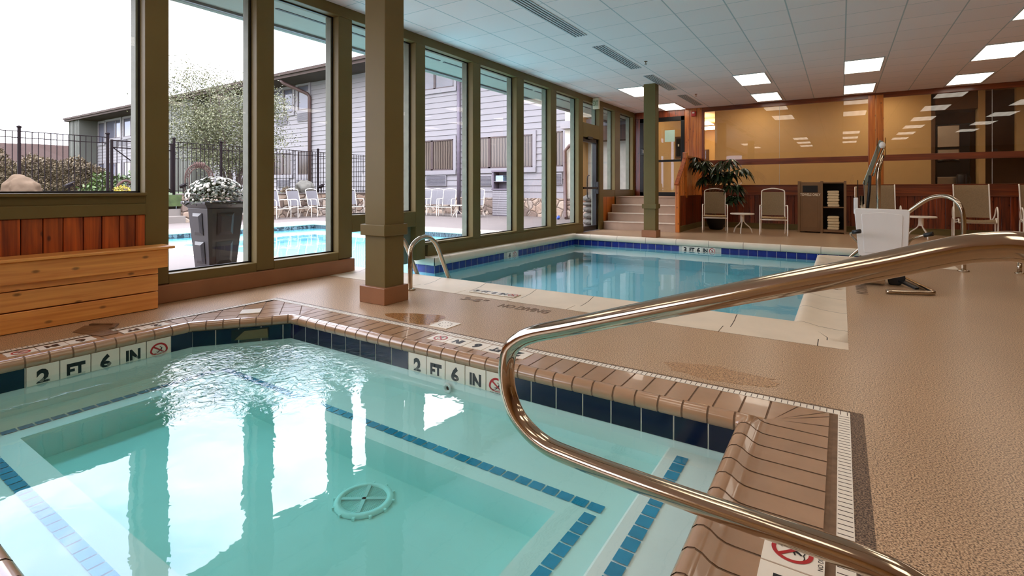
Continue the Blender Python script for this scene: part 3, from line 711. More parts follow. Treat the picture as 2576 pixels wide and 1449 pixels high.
# white mosaic border and dark speckled joint
b = NB(); ol = [(-4.38,.09),(-.045,.09),(-.045,2.735),(-4.38,2.735)]
def ring(bm, x0, x1, y0, y1, w, z0, z1):
    box(bm,x0-w,x1+w,y1,y1+w,z0,z1); box(bm,x0-w,x1+w,y0-w,y0,z0,z1); box(bm,x0-w,x0,y0,y1,z0,z1); box(bm,x1,x1+w,y0,y1,z0,z1)
ring(b,-4.405,-.012,.065,2.74,.046,-.02,.001); obj('mosaic_border', b, M['white_tile'], spa, 'white mosaic border')
b = NB(); ring(b,-4.405,-.03,.075,2.73,.02,-.02,-.001); obj('border_grout', b, M['coping_grout'], spa)
b = NB()
x = -4.43
while x < .03:
    box(b,x,x+.003,2.743,2.783,0,.0016); x += .0265
y = .07
while y < 2.74:
    box(b,-.009,.031,y,y+.003,0,.0016); box(b,-4.448,-4.408,y,y+.003,0,.0016); y += .0265
obj('mosaic_joints', b, M['joint'], spa)
b = NB(); box(b,-4.47,.034,2.786,2.806,-.03,-.0005); box(b,.034,.09,-.05,2.806,-.03,-.0005); box(b,-4.47,-4.452,-.05,2.79,-.03,-.0005); box(b,-4.452,.034,-.05,.02,-.03,-.0005); obj('dark_joint', b, M['deck_dark'], spa, 'dark speckled joint strip')
# basin
bs = thing('spa_basin', 'white plastered spa basin with an underwater bench', 'basin', (-2.2,1.4,-.45), kind='structure')
HX0, HX1, HY0, HY1 = -3.66, -.985, .84, 1.845
ZB, ZF, ZT = -.30, -.45, -.19
def outline_wall(bm, pts, z0, z1, o=0.0):
    n = len(pts)
    for i in range(n):
        A, B = pts[i], pts[(i+1) % n]
        quad(bm, (*A,z0),(*B,z0),(*B,z1),(*A,z1))
WO = [(-4.06,.41),(-.365,.41),(-.365,2.415),(-3.645,2.415),(-4.06,1.875)]
b = NB(); outline_wall(b, WO, ZB, -.02)
obj('walls', b, M['spa_pl'], bs)
b = NB()
V = lambda p, z: b.verts.new((*p, z))
H = [(HX0,HY0),(HX1,HY0),(HX1,HY1),(HX0,HY1)]
for poly in ([WO[0],WO[1],H[1],H[0]],[WO[1],WO[2],H[2],H[1]],[WO[2],WO[3],H[3],H[2]],[WO[3],WO[4],H[3]],[WO[4],WO[0],H[0],H[3]]):
    b.faces.new([V(p, ZB) for p in poly])
outline_wall(b, H, ZF, ZB)
obj('bench', b, M['spa_pl'], bs)
b = NB(); quad(b,(HX0,HY0,ZF),(HX1,HY0,ZF),(HX1,HY1,ZF),(HX0,HY1,ZF)); obj('floor', b, M['spa_pl'], bs)
b = NB(); box(b,-.685,-.364,.41,2.415,ZB-.02,ZT); obj('entry_step', b, M['spa_pl'], bs, bevel=.012)
b = NB()
def strip(bm, p0, p1, z, w=.052, pitch=.071, tl=.062):
    p0 = Vector((*p0, z)); p1 = Vector((*p1, z)); d = p1-p0; L = d.length; d.normalize(); s = Vector((-d.y, d.x, 0))
    n = int(L/pitch)
    for i in range(n+1):
        c = p0+d*(i*pitch+pitch/2)
        vs = [bm.verts.new(c+d*(tl/2*a)+s*(w/2*q)+Vector((0,0,.004))) for a, q in ((-1,-1),(1,-1),(1,1),(-1,1))]
        bm.faces.new(vs)
strip(b,(-3.80,1.975),(-.86,1.955),ZB); strip(b,(-.885,.70),(-.855,1.90),ZB); strip(b,(-3.80,.72),(-3.82,1.92),ZB); strip(b,(-3.75,.70),(-.92,.70),ZB)
strip(b,(-.605,.5),(-.6,2.34),ZT)
obj('edge_tiles', b, M['aqua_tile'], bs, 'turquoise edge tiles')
# waterline tiles
b = NB(); g_ = NB()
def band(bm, A, B, z0, z1, step=.1555, phase=0.0, inset=.004, skip=None, gap=.007):
    A = Vector((*A,0)); B = Vector((*B,0)); d = B-A; L = d.length; d.normalize(); n = Vector((-d.y, d.x, 0))*inset
    t = phase
    while t > 0: t -= step
    while t < L:
        a, c = max(t+gap/2, 0), min(t+step-gap/2, L)
        if c-a > .01 and not (skip and skip[0]-.02 < (a+c)/2 < skip[1]+.02):
            quad(bm, *[tuple(A+d*q+n+Vector((0,0,z))) for q, z in ((a,z0),(c,z0),(c,z1),(a,z1))])
        t += step
zt0, zt1 = -.192, -.035
tiles_b = b
band(b, WO[2], WO[3], zt0, zt1, phase=-.365+2.361-.155*20, skip=(1.585-.365, 2.361-.365))
band(b, WO[3], WO[4], zt0, zt1, .155, .06)
band(b, WO[4], WO[0], zt0, zt1, .1555, 1.875-1.730-.1555*3, skip=(1.875-1.730, 1.875-.954))
band(b, WO[1], WO[2], zt0, zt1)
for v in b.verts:
    if v.co.z < ZS: v.co.z = ZS+(v.co.z-ZS)*.5
obj('waterline_tiles', b, M['navy'], bs, 'navy waterline tiles')
b = NB()
for i in (1,2,3,4): band(b, WO[i], WO[(i+1) % 5], ZS+(zt0-ZS)*.5-.003, zt1+.003, 20, 0, .002, gap=0)
obj('tile_grout', b, M['grout'], bs)
b = NB(); jx = Vector((-2.03,2.405,-.2)); lathe(b,[(.03,0),(.034,.006),(.018,.012),(.014,.0)],(0,0,0),16)
bmesh.ops.transform(b, matrix=Matrix.Translation(jx) @ Matrix.Rotation(PI/2,4,'X'), verts=b.verts); obj('water_jet', b, M['white_pl'], bs)
b = NB()
dch = (Vector(WO[4])-Vector(WO[3])).normalized(); nch = Vector((-dch.y, dch.x))
def chp(t, o, z): p = Vector(WO[3])+dch*t+nch*o; return (p.x, p.y, z)
L_ = (Vector(WO[4])-Vector(WO[3])).length
quad(b, chp(.16,.006,-.13), chp(.42,.006,-.13), chp(.42,.006,-.05), chp(.16,.006,-.05)); obj('skimmer_mouth', b, M['ink'], bs, 'skimmer mouth in the corner, a flat panel coloured as dark as a shaded recess')  # flat dark sheet stands in for the shade inside the recess
b = NB(); quad(b, chp(.165,.012,-.13), chp(.40,.012,-.13), chp(.33,.012,-.065), chp(.17,.012,-.06)); obj('skimmer_flap', b, plain('olive_flap', rgb(112,104,70), .5), bs)
# drain cover on the floor
dr = thing('drain_cover', 'round white drain cover on the spa floor', 'drain', (-1.89,1.63,ZF+.002))
b = NB(); lathe(b,[(.105,.0),(.105,.012),(.125,.014),(.136,.008),(.138,0)],(-1.89,1.63,ZF+.002),36)
for k in range(12):
    a = k*PI/6; obox(b,(-1.89+.14*math.cos(a),1.63+.14*math.sin(a),ZF+.006),(.012,.012,.012),Matrix.Rotation(a,3,'Z'))
obj('rim', b, plain('bright_white_plastic', rgb(252,254,252), .5, var=.01), dr)
b = NB()
for k in range(-13,14):
    h = math.sqrt(max(0,.105**2-(k*.0078)**2)); box(b,-1.89+k*.0078-.0024,-1.89+k*.0078+.0024,1.63-h,1.63+h,ZF+.003,ZF+.009)
obj('grate', b, plain('grey_grate', rgb(222,230,226), .5), dr)
b = NB(); obox(b,(-1.89,1.63,ZF+.012),(.21,.018,.006),Matrix.Rotation(.6,3,'Z')); obox(b,(-1.89,1.63,ZF+.012),(.018,.21,.006),Matrix.Rotation(.6,3,'Z')); obj('cross_bars', b, M['white_pl'], dr)
# water
b = NB(); prism(b, [(-4.07,.405),(-.36,.405),(-.36,2.42),(-3.65,2.42),(-4.07,1.88)], -.6, ZS)
tag(obj('spa_water', b, M['spa_water']), 'clear teal spa water reflecting the bright windows', 'water', kind='stuff')

# ---------------------------------------------------------------- depth markers
def nodive_bm(mtx, R=.055):
    """red ring and bar; returns ring mesh and diver mesh"""
    a = NB(); n = 40
    for k in range(n):
        p = [(r*math.cos(q), r*math.sin(q), .001) for r, q in ((R,2*PI*k/n),(R,2*PI*(k+1)/n),(R*.78,2*PI*(k+1)/n),(R*.78,2*PI*k/n))]; quad(a, *p)
    c, s = math.cos(-PI/4), math.sin(-PI/4); w = R*.1
    quad(a, *[(x*c-y*s, x*s+y*c, .0013) for x, y in ((-R*.8,-w),(R*.8,-w),(R*.8,w),(-R*.8,w))])
    bmesh.ops.transform(a, matrix=mtx, verts=a.verts)
    d = NB()
    def pl(*pts): d.faces.new([d.verts.new((x*R, y*R, .0009)) for x, y in pts])
    pl((-.12,-.28),(.02,-.34),(.3,.12),(.16,.2)); pl((.16,.2),(.3,.12),(.38,.34),(.28,.42)); pl((-.12,-.28),(.02,-.34),(-.16,-.5),(-.24,-.42))
    pl((.28,.42),(.38,.34),(.1,.56),(.06,.48)); pl((-.02,-.02),(.06,-.1),(-.3,-.2),(-.32,-.12))
    for k in range(5): pl((-.62+.24*k,-.52-.06*(k%2)),(-.38+.24*k,-.52-.06*((k+1)%2)),(-.38+.24*k,-.58-.06*((k+1)%2)),(-.62+.24*k,-.58-.06*(k%2)))
    bmesh.ops.transform(d, matrix=mtx, verts=d.verts)
    return a, d
def squash(bm, zw, k=.5):
    # what stands below the waterline is set at its shallower, refracted depth
    for v in bm.verts:
        if v.co.z < zw: v.co.z = zw+(v.co.z-zw)*k
def marker(label, org, ux, uy, items, tile=.155, h=.15, size=.125, group=None, small=None, sxy=(1,1), r=.056):
    """row of tiles from org along ux (reading direction), uy up; items: text per tile or None gap or '!' symbol"""
    fm = frame(org, ux, uy)
    root = thing('depth_marker', label, 'depth marker', tuple(org), group=group)
    b = NB(); ib = NB(); rb = NB(); has = False
    for i, it in enumerate(items):
        if it is None: continue
        vs = box(b, i*tile+.003, (i+1)*tile-.003, -h/2, h/2, -.004, .001)
        bmesh.ops.transform(b, matrix=fm, verts=vs)
        m = fm @ Matrix.Translation((i*tile+tile/2, -.012 if -.13 < org[2] < -.05 else 0, .0012))
        if it == '!':
            a, d = nodive_bm(m @ Matrix.Translation((0,.004,.0)), r); merge(rb, a); merge(ib, d); has = True
            if small: merge(ib, text_bm(small, .018, m @ Matrix.Translation((0,-.066,0)), .0003))
        elif it: merge(ib, text_bm(it, size if len(it) == 1 else size*.88, m, .0004, .006, sxy=sxy if len(it) == 1 else (sxy[0]*.8, sxy[1])))
    if org[2] < -.05:
        for q_ in (b, ib, rb): squash(q_, ZS if org[2] > -.13 else ZP)
    obj('tiles', b, M['white_tile'], root); obj('lettering', ib, M['ink'], root, recalc=False)
    if has: obj('no_diving_symbol', rb, M['red_ink'], root, 'red no diving symbol', recalc=False)
    return root
T5 = ['2','FT','6','IN','!']
marker('2 FT 6 IN wall marker under the coping beside the handrail bend', (-2.361,2.404,-.112), (1,0,0), (0,0,1), T5, tile=.1552, size=.145, small='NO DIVING', sxy=(.85,1.0))
marker('2 FT 6 IN wall marker on the bench side of the spa', (-4.049,.954,-.112), (0,1,0), (0,0,1), T5, tile=.1552, size=.145, sxy=(.85,1.0))
marker('2 FT 6 IN marker set in the coping top behind the handrail', (-1.60,2.655,.002), (-1,0,0), (0,-1,0), T5, tile=.156, h=.13, size=.1, r=.05)
marker('2 FT 6 IN marker set in the broken coping before the bench', (-4.305,1.815,.002), (0,-1,0), (1,0,0), ['2','FT',None,'6','IN','!'], tile=.15, h=.11, size=.095, r=.046)
marker('no diving marker set in the coping by the camera', (-.112,.93,.002), (0,1,0), (-1,0,0), T5, tile=.156, h=.15, size=.1, small='NO DIVING', r=.052)
root = thing('diver_tile', 'cream tile with a worn diver symbol in the spa corner', 'tile', (-4.1,2.45,0))
cc = (mid[0]+n3.x*.2325, mid[1]+n3.y*.2325)
fm = frame((cc[0],cc[1],.001),(d3.x,d3.y,0),(n3.x,n3.y,0))
b = NB(); vs = box(b,-.075,.075,-.075,.075,-.008,.001); bmesh.ops.transform(b,matrix=fm,verts=vs); obj('tile', b, M['white_tile'], root)
a, d = nodive_bm(fm @ Matrix.Translation((0,0,.001)), .055); a.free(); obj('worn_symbol', d, plain('worn_glaze', rgb(168,150,126), .5), root, recalc=False)
# ================================================================== POOL (runs under the window wall to the patio)
PW = [(-13.7,4.37),(-.29,4.37),(-.29,8.97),(.93,8.97),(.93,10.15),(-4.93,10.15),(-4.93,5.55),(-5.45,5.55),(-5.45,9.85),(-13.7,9.85)]
ZP = -.17
pb = thing('pool_basin', 'pale blue plastered basin of the long pool', 'basin', (-3,7,-1), kind='structure')
def setback(pts, o):
    out = []; n = len(pts)
    for i in range(n):
        p, q, r = Vector(pts[i-1]), Vector(pts[i]), Vector(pts[(i+1) % n])
        d0 = (q-p).normalized(); d1 = (r-q).normalized()
        n0 = Vector((d0.y,-d0.x)); n1 = Vector((d1.y,-d1.x)); out.append(tuple(q+(n0+n1)*o))
    return out
PWO = setback(PW, .02)
b = NB(); outline_wall(b, PWO, -1.02, -.05); obj('walls', b, M['pool_pl'], pb)
b = NB(); quad(b,(-13.8,4.3,-.56),(1.2,4.3,-.56),(1.2,10.2,-.56),(-13.8,10.2,-.56)); obj('floor', b, M['pool_pl'], pb)
b = NB(); box(b,-.8,-.27,4.36,6.2,-1,-.34); box(b,-1.3,-.8,4.36,6.2,-1,-.45); obj('corner_steps', b, M['pool_pl'], pb, bevel=.02)
b = NB()
for i in range(3): box(b,-.25+.35*i,.93,8.97,10.15,-1,-.46+.07*i)
obj('recess_steps', b, M['pool_pl'], pb, bevel=.02)
b = NB()
IN_ = [1,2,3,4,5,6]
band(b, PWO[1], PWO[2], -.205,-.095); band(b, PWO[2], PWO[3], -.205,-.095); band(b, PWO[3], PWO[4], -.205,-.095)
band(b, PWO[4], PWO[5], -.205,-.095, phase=.05, skip=(.95+2.0-.02,.95+2.62))
band(b, PWO[5], PWO[6], -.205,-.095, skip=(10.17-7.80,10.17-7.46)); band(b, PWO[6], PWO[7], -.205,-.095, .17)
obj('waterline_tiles', b, M['cobalt'], pb, 'cobalt blue waterline tiles')
b = NB()
for i in (1,2,3,4,5,6): band(b, PWO[i], PWO[(i+1) % 10], -.208,-.09, 40, 0, .002, gap=0)
obj('tile_grout', b, M['grout'], pb)
b = NB(); band(b, PWO[0], PWO[1], -.205,-.095, .155); band(b, PWO[8], PWO[9], -.205,-.095, 20, gap=0); band(b, PWO[9], PWO[0], -.205,-.095, 20, gap=0); band(b, PWO[7], PWO[8], -.205,-.095, 20, gap=0)
obj('patterned_tiles', b, M['mosaic'], pb, 'patterned dark tiles at the outdoor waterline')
pc = thing('pool_coping', 'cream cast coping around the long pool', 'coping', (-2,4.1,0), kind='structure')
LIP = [(.03,-.095),(-.015,-.085),(-.02,-.03),(-.012,.012),(.012,.03),(.04,.034),(.08,.028),(.15,.012),(.26,.002)]
b = NB()
sweep(b, PW[0], PW[1], LIP+[(.33,.001)], .61, 1, 1, .006, .2)
for k in range(24): box(b, -14.03+.61*k-.127, min(.04,-14.03+.61*(k+1)-.133), 3.87, 4.04, -.05, .001)
sweep(b, PW[1], PW[2], LIP+[(.33,.001)], .61, 1, -1, .006)
sweep(b, PW[2], PW[3], LIP+[(.33,.001)], .61, -1, 1, .006); box(b,.045,1.258,8.458,8.638,-.05,.001)
sweep(b, PW[3], PW[4], LIP+[(.33,.001)], .61, 1, 1, .006)
sweep(b, PW[4], PW[5], LIP+[(.34,.001)], .61, 1, 1, .006)
sweep(b, PW[5], PW[6], [(.03,-.095),(-.015,-.085),(-.02,-.03),(-.012,.012),(.012,.03),(.04,.034),(.16,.03)], .61, 1, -1, .006)
sweep(b, PW[6], PW[7], [(.03,-.095),(-.015,-.085),(-.02,-.03),(-.012,.012),(.012,.03),(.04,.034),(.16,.03)], .61, -1, -1, .006)
sweep(b, PW[7], PW[8], [(.03,-.095),(-.015,-.085),(-.02,-.03),(-.012,.012),(.012,.03),(.04,.034),(.16,.03)], .61, -1, 1, .006)
sweep(b, PW[8], PW[9], LIP+[(.34,.001)], .61, 1, 1, .006)
sweep(b, PW[9], PW[0], LIP+[(.34,.001)], .61, 1, 1, .006)
clean(b); obj('coping_stones', b, M['coping_conc'], pc)
b = NB()
sweep(b, PW[0], PW[1], [(o+.004, z-.003) for o, z in LIP]+[(.35,-.002)], 40, 1, 1, 0)
box(b,-14.1,.055,3.855,4.05,-.06,-.002)
sweep(b, PW[1], PW[2], [(o+.004, z-.003) for o, z in LIP]+[(.35,-.002)], 40, 1, -1, 0)
sweep(b, PW[2], PW[3], [(o+.004, z-.003) for o, z in LIP]+[(.34,-.002)], 40, -1, 1, 0)
sweep(b, PW[3], PW[4], [(o+.004, z-.003) for o, z in LIP]+[(.34,-.002)], 40, 1, 1, 0)
sweep(b, PW[4], PW[5], [(o+.004, z-.003) for o, z in LIP]+[(.36,-.002)], 40, 1, 0, 0)
obj('joints', b, M['joint'], pc)
b = NB(); box(b, -5.37, -4.98, 5.60, 10.3, -.9, .030); obj('curb_core', b, M['coping_conc'], pc)
# pool markers
marker('3 FT 6 IN marker on the far pool wall', (-2.62,10.162,-.165), (1,0,0), (0,0,1), ['3','FT','6','IN','!'], tile=.125, h=.14, size=.125, r=.055)
marker('4 FT marker on the pool wall under the windows', (-4.943,7.46,-.165), (0,1,0), (0,0,1), ['4','!'], tile=.165, h=.14, size=.125, r=.055)
marker('3 FT 6 IN marker set in the near pool coping', (-3.10,4.05,.0085), (1,.03,0), (-.03,1,0), ['3','FT','6','IN','!'], tile=.105, h=.13, size=.10, r=.05)
marker('4 FT marker on the far wall of the outdoor pool', (-13.708,7.75,-.165), (0,1,0), (0,0,1), ['4','!'], tile=.3, h=.14, size=.13, r=.06)
marker('small marker set in the right hand pool coping', (-.1,6.1,.014), (0,1,0), (-1,0,0), ['3'], tile=.16, h=.15, size=.1)
def stencil(body, label, org, ux, uy, size, sx=1.0):
    b = text_bm(body, size, frame(org, ux, uy), .0004, .004, 'LEFT', (sx, 1))
    return tag(obj('deck_stencil', b, M['stencil'], recalc=False), label, 'stencil')
stencil('3-6"', 'faded 3-6 stencilled on the deck beside the pool', (-2.98,3.735,.0015), (1,.02,0), (-.02,1,0), .15, 1.1)
stencil('NO DIVING', 'faded NO DIVING stencilled on the deck beside the pool', (-2.52,3.685,.0015), (1,.02,0), (-.02,1,0), .15, .62)
stencil('NO DIVING', 'faded stencil on the deck under the pool lift', (.18,6.0,.0015), (0,1,0), (-1,0,0), .13, .9)
# water
b = NB(); prism(b, setback(PW, .045), -1.2, ZP); tag(obj('pool_water', b, M['pool_water']), 'calm turquoise water of the long pool', 'water', kind='stuff')

# ================================================================== DECK DETAILS
r = thing('deck_drain', 'square cream deck drain cover by the spa border', 'drain', (-2.5,2.95,0))
b = NB(); obox(b,(-2.50,2.93,.002),(.17,.17,.006)); obj('plate', b, M['white_tile'], r, bevel=.002)
b = NB()
for k in range(14):
    a = 2*PI*k/14; obox(b,(-2.50+.05*math.cos(a),2.93+.05*math.sin(a),.0056),(.011,.005,.001),Matrix.Rotation(a,3,'Z'))
obj('slots', b, M['joint'], r)
def blob(cx, cy, rx, ry, n=26, seed=1, j=.18):
    q = random.Random(seed); return [(cx+rx*math.cos(2*PI*k/n)*(1+q.uniform(-j,j)), cy+ry*math.sin(2*PI*k/n)*(1+q.uniform(-j,j))) for k in range(n)]
def flat(name, poly, z, mat, label, cat, kind=None):
    b = NB(); prism(b, poly, z-.002, z); return tag(obj(name, b, mat), label, cat, kind=kind)
flat('puddle', [(-3.14,2.92),(-3.10,2.98),(-3.02,3.02),(-2.93,3.07),(-2.84,3.09),(-2.76,3.13),(-2.68,3.13),(-2.63,3.09),(-2.64,3.03),(-2.61,2.97),(-2.64,2.92),(-2.60,2.87),(-2.68,2.835),(-2.78,2.83),(-2.88,2.84),(-2.98,2.86),(-3.08,2.88)], .0012, M['wet'], 'wet brown puddle between the column and the spa border', 'puddle', 'stuff')
flat('deck_stain', blob(-.55,2.98,.30,.11,seed=4), .001, M['dampdeck'], 'brown worn stain on the deck beyond the handrail', 'stain', 'stuff')
r = thing('broken_slate', 'broken brown slate patch in the deck before the bench', 'slate', (-4.5,1.42,0))
b = NB(); prism(b,[(-4.46,1.36),(-4.30,1.40),(-4.30,1.50),(-4.46,1.50)],-.002,.006); prism(b,[(-4.74,1.44),(-4.6,1.33),(-4.465,1.36),(-4.465,1.50),(-4.58,1.56)],-.002,.005); obj('flat_pieces', b, M['slate'], r, bevel=.003)
b = NB(); prism(b,[(-4.72,1.46),(-4.58,1.565),(-4.47,1.505),(-4.465,1.53),(-4.57,1.60),(-4.74,1.49)],0,.014); obj('raised_edge', b, M['slate'], r, bevel=.003)
# bench
r = thing('storage_bench', 'honey pine box bench along the wall under the window', 'bench', (-5.0,1.0,0))
b = NB()
for z0, z1 in ((.004,.148),(.156,.296),(.302,.36)): box(b,-5.07,-4.90,-2.5,1.995,z0,z1)
obj('front_boards', b, M['pine'], r, bevel=.005)
b = NB(); box(b,-5.07,-4.862,-2.5,2.055,.352,.508); obj('apron_board', b, M['pine'], r, bevel=.006)
b = NB(); box(b,-5.085,-4.835,-2.5,2.10,.510,.534); obj('lid', b, M['pine'], r, bevel=.006)

# ================================================================== CEILING FIXTURES
def make_light():
    r = thing('ceiling_light', 'light', 'ceiling light', (0,0,CE), group='ceiling troffer lights')
    b = NB(); box(b,-.275,.275,-.565,.565,-.012,-.004); obj('diffuser', b, M['lamp'], r, world=False)
    b = NB(); ring(b,-.275,.275,-.565,.565,.018,-.016,-.001); obj('rim', b, M['vent_w'], r, world=False)
    return r
L0 = make_light(); first = True
spec = {(-3.89,11.30):'ceiling light partly behind the far square column, row nearer the camera', (-3.89,13.85):'ceiling light in front of the inner door, half behind the far column',
 (-1.505,11.28):'ceiling light second from the window side, row nearer the camera', (-1.505,13.62):'ceiling light second from the window side, row next to the glass wall',
 (.33,11.13):'ceiling light straight above the pool lift, row nearer the camera', (.33,13.62):'ceiling light touching the double wooden post at the glass wall',
 (2.16,11.13):'ceiling light near the right edge, third row from the glass wall wall end', (2.16,13.6):'ceiling light near the right edge, row next to the glass wall', (2.16,8.6):'ceiling light cut off at the top right corner'}
spec[(2.16,11.13)] = 'ceiling light near the right edge, second row from the glass wall'
for (x, y), lb in spec.items():
    if first: L0.location = (x,y,CE); L0['label'] = lb; first = False
    else: dup(L0, (x,y,CE), label=lb)
for x, ys in ((2.16, (6.15, 3.6, 1.1)), (4.0, (13.6, 11.13, 8.6, 6.15, 3.6))):
    for y in ys: dup(L0, (x,y,CE), label='ceiling light out of frame over the right hand deck, mirrored in the lobby glass')
for x, y in ((.33,5.1),(.33,2.7),(.33,.3),(-1.505,1.1),(-1.505,-1.1),(-3.9,1.5),(-3.9,-.9),(-1.505,3.4)): dup(L0, (x,y,CE), label='ceiling light out of frame above the spa, mirrored in the lobby glass except the last pair, added for brightness')  # last pair of lamps is added only to brighten the bench side
def make_vent():
    r = thing('ceiling_vent', 'vent', 'vent', (0,0,CE), group='slot diffusers along the window side')
    b = NB()
    for k in range(4): box(b,-.075+.043*k,-.075+.043*k+.02,-.87,.87,-.004,-.001)
    obj('slots', b, M['vent'], r, world=False)
    b = NB()
    for k in range(5): box(b,-.098+.043*k,-.098+.043*k+.024,-.88,.88,-.009,-.001)
    obj('vanes', b, M['vent_w'], r, world=False)
    return r
v0 = make_vent(); v0.location = (-3.175,5.86,CE); v0['label'] = 'long slot vent in the ceiling nearest the camera'
for y, lb in ((8.23,'long slot vent in the ceiling, second from the camera'),(10.66,'long slot vent in the ceiling above the far square column'),(13.15,'long slot vent in the ceiling nearest the wooden wall')): dup(v0,(-3.175,y,CE),label=lb)
def sprinkler(x, y, lb):
    r = thing('sprinkler', lb, 'sprinkler', (x,y,CE), group='ceiling sprinklers')
    b = NB(); lathe(b,[(.03,-.006),(.03,0)],(x,y,CE),14); obj('escutcheon', b, M['chrome'], r)
    b = NB(); lathe(b,[(.022,-.05),(.022,-.045),(.006,-.043),(.006,-.006)],(x,y,CE),10); obj('head', b, M['chrome'], r)
sprinkler(-2.86,8.70,'small sprinkler head beside the second slot vent'); sprinkler(-2.86,12.35,'small sprinkler head beside the farthest slot vent')
r = thing('exit_sign', 'cream exit sign hanging above the patio door', 'sign', (-4.98,11.5,CE))
b = NB(); box(b,-5.09,-4.93,11.46,11.53,2.97,3.235); obj('housing', b, M['exit_w'], r, bevel=.01)
b = NB(); box(b,-5.03,-4.99,11.48,11.51,3.235,CE-.001); obj('bracket', b, M['exit_w'], r)
b = text_bm('EXIT', .085, frame((-5.01,11.458,3.10),(1,0,0),(0,0,1)), .001, .002, sxy=(.72,2.0)); obj('lettering', b, M['exit_g'], r, recalc=False)
r = thing('fire_alarm', 'red fire alarm strobe on the amber post by the inner door', 'alarm', (-3.41,YB-.03,3.09))
b = NB(); box(b,-3.475,-3.345,YB-.07,YB-.021,3.02,3.16); obj('housing', b, M['red'], r, bevel=.012)
b = NB(); box(b,-3.44,-3.38,YB-.08,YB-.069,3.10,3.14); obj('strobe_lens', b, M['white_pl'], r, bevel=.004)

# corridor lamps (the lobby's own troffers)
K0 = thing('lobby_light', 'lobby ceiling light beyond the tan wall seen in the narrow gap', 'ceiling light', (-3.9,17.6,3.2), group='lobby ceiling lights')
b = NB(); box(b,-.3,.3,-.45,.45,-.02,-.002); obj('diffuser', b, M['lamp_warm'], K0, world=False)
dup(K0,(-3.9,19.0,3.2),label='farther lobby ceiling light seen in the narrow gap')
for x in (-5.2,-2.0,.8): dup(K0,(x,15.2,3.45),label='corridor ceiling light hidden above the lobby glass')

# ================================================================== NEAR HANDRAIL
HR = [(.215,1.05,0),(.215,1.05,.18),(.20,1.052,.29),(.16,1.058,.348),(.104,1.067,.37),(.042,1.077,.376),(-.055,1.093,.370),(-.305,1.133,.351),(-.569,1.175,.337),(-.675,1.192,.341),(-.755,1.205,.378),(-.795,1.211,.436),(-.806,1.213,.503),(-.793,1.21,.563),(-.757,1.205,.600),(-.700,1.196,.630),(-.591,1.179,.668),(-.305,1.133,.768),(-.073,1.096,.848),(.005,1.083,.874),(.09,1.07,.904),(.125,1.064,.917),(.157,1.059,.928),(.188,1.054,.935),(.23,1.047,.937),(.28,1.039,.915),(.32,1.033,.86),(.335,1.03,.75),(.335,1.03,.5),(.335,1.03,0)]
r = thing('spa_handrail', 'large curved stainless handrail in the foreground over the spa corner', 'handrail', (.27,1.04,0))
b = NB(); tube(b, HR, .0232, 28, 7); obj('bent_tube', b, M['chrome'], r)
b = NB()
for q in (HR[0], HR[-1]): lathe(b,[(.05,0),(.05,.012),(.03,.02),(.025,.022)],(q[0],q[1],0),24)
obj('flanges', b, M['chrome'], r)
# pool ladder
for x, lb in ((-3.70,'stainless pool ladder rail right of the square column'),(-4.18,'stainless pool ladder rail hidden behind the square column')):
    r = thing('ladder_rail', lb, 'ladder rail', (x,3.78,0), group='pool ladder rails')
    b = NB(); tube(b,[(x+.03,3.76,0),(x+.03,3.76,.25),(x+.015,3.78,.40),(x,3.86,.475),(x,3.98,.515),(x,4.10,.49),(x,4.20,.40),(x,4.33,.15),(x,4.45,-.09),(x,4.53,-.4),(x,4.56,-.9)],.0238,16,6); obj('bent_tube', b, M['chrome'], r)
    b = NB(); lathe(b,[(.055,0),(.055,.012),(.03,.02)],(x+.03,3.76,0),20); obj('flange', b, M['chrome'], r)
r = thing('recess_handrail', 'stainless handrail sloping into the pool recess behind the lift seat', 'handrail', (1.28,8.5,0))
b = NB(); tube(b,[(-.05,9.18,-.55),(-.02,9.16,-.20),(.25,9.0,.17),(.62,8.76,.56),(.88,8.58,.83),(1.0,8.51,.915),(1.12,8.44,.93),(1.22,8.37,.86),(1.27,8.34,.70),(1.275,8.34,.4),(1.275,8.34,0)],.0265,16,6); obj('bent_tube', b, M['chrome'], r)
b = NB(); lathe(b,[(.06,0),(.06,.012),(.035,.02)],(1.275,8.34,0),20); obj('flange', b, M['chrome'], r)
r = thing('deck_stanchion', 'short chrome post standing on the deck at the right edge', 'post', (1.81,8.49,0))
b = NB(); tube(b,[(1.81,8.49,0),(1.81,8.49,.14)],.024,14); obj('post', b, M['chrome'], r)
b = NB(); lathe(b,[(.045,0),(.045,.01),(.03,.016)],(1.81,8.49,0),16); obj('flange', b, M['chrome'], r)

# ================================================================== POOL LIFT (local X to the right, seat back towards the spa)
r = thing('pool_lift', 'pool lift with white seat back and chrome mast on the right deck', 'pool lift', (.3,6.45,0), -.045); r.scale = (.813,1,1)
def shiftx(bm, dx): bmesh.ops.translate(bm, verts=bm.verts, vec=(dx,0,0))
def rounded(bm, prof_pts, y0, y1):
    a = [bm.verts.new((x,y0,z)) for x, z in prof_pts]; c = [bm.verts.new((x,y1,z)) for x, z in prof_pts]; n = len(a)
    bm.faces.new(a); bm.faces.new(list(reversed(c)))
    for i in range(n): bm.faces.new((a[(i+1)%n],a[i],c[i],c[(i+1)%n]))
def rrect(pts, rad, n=5):
    out = []; m = len(pts)
    for i in range(m):
        p, q, s = Vector(pts[i-1]), Vector(pts[i]), Vector(pts[(i+1) % m]); a = q+(p-q).normalized()*rad; c = q+(s-q).normalized()*rad
        for k in range(n+1):
            t = k/n; v = a*(1-t)**2+q*2*t*(1-t)+c*t*t; out.append((v.x, v.y))
    return out
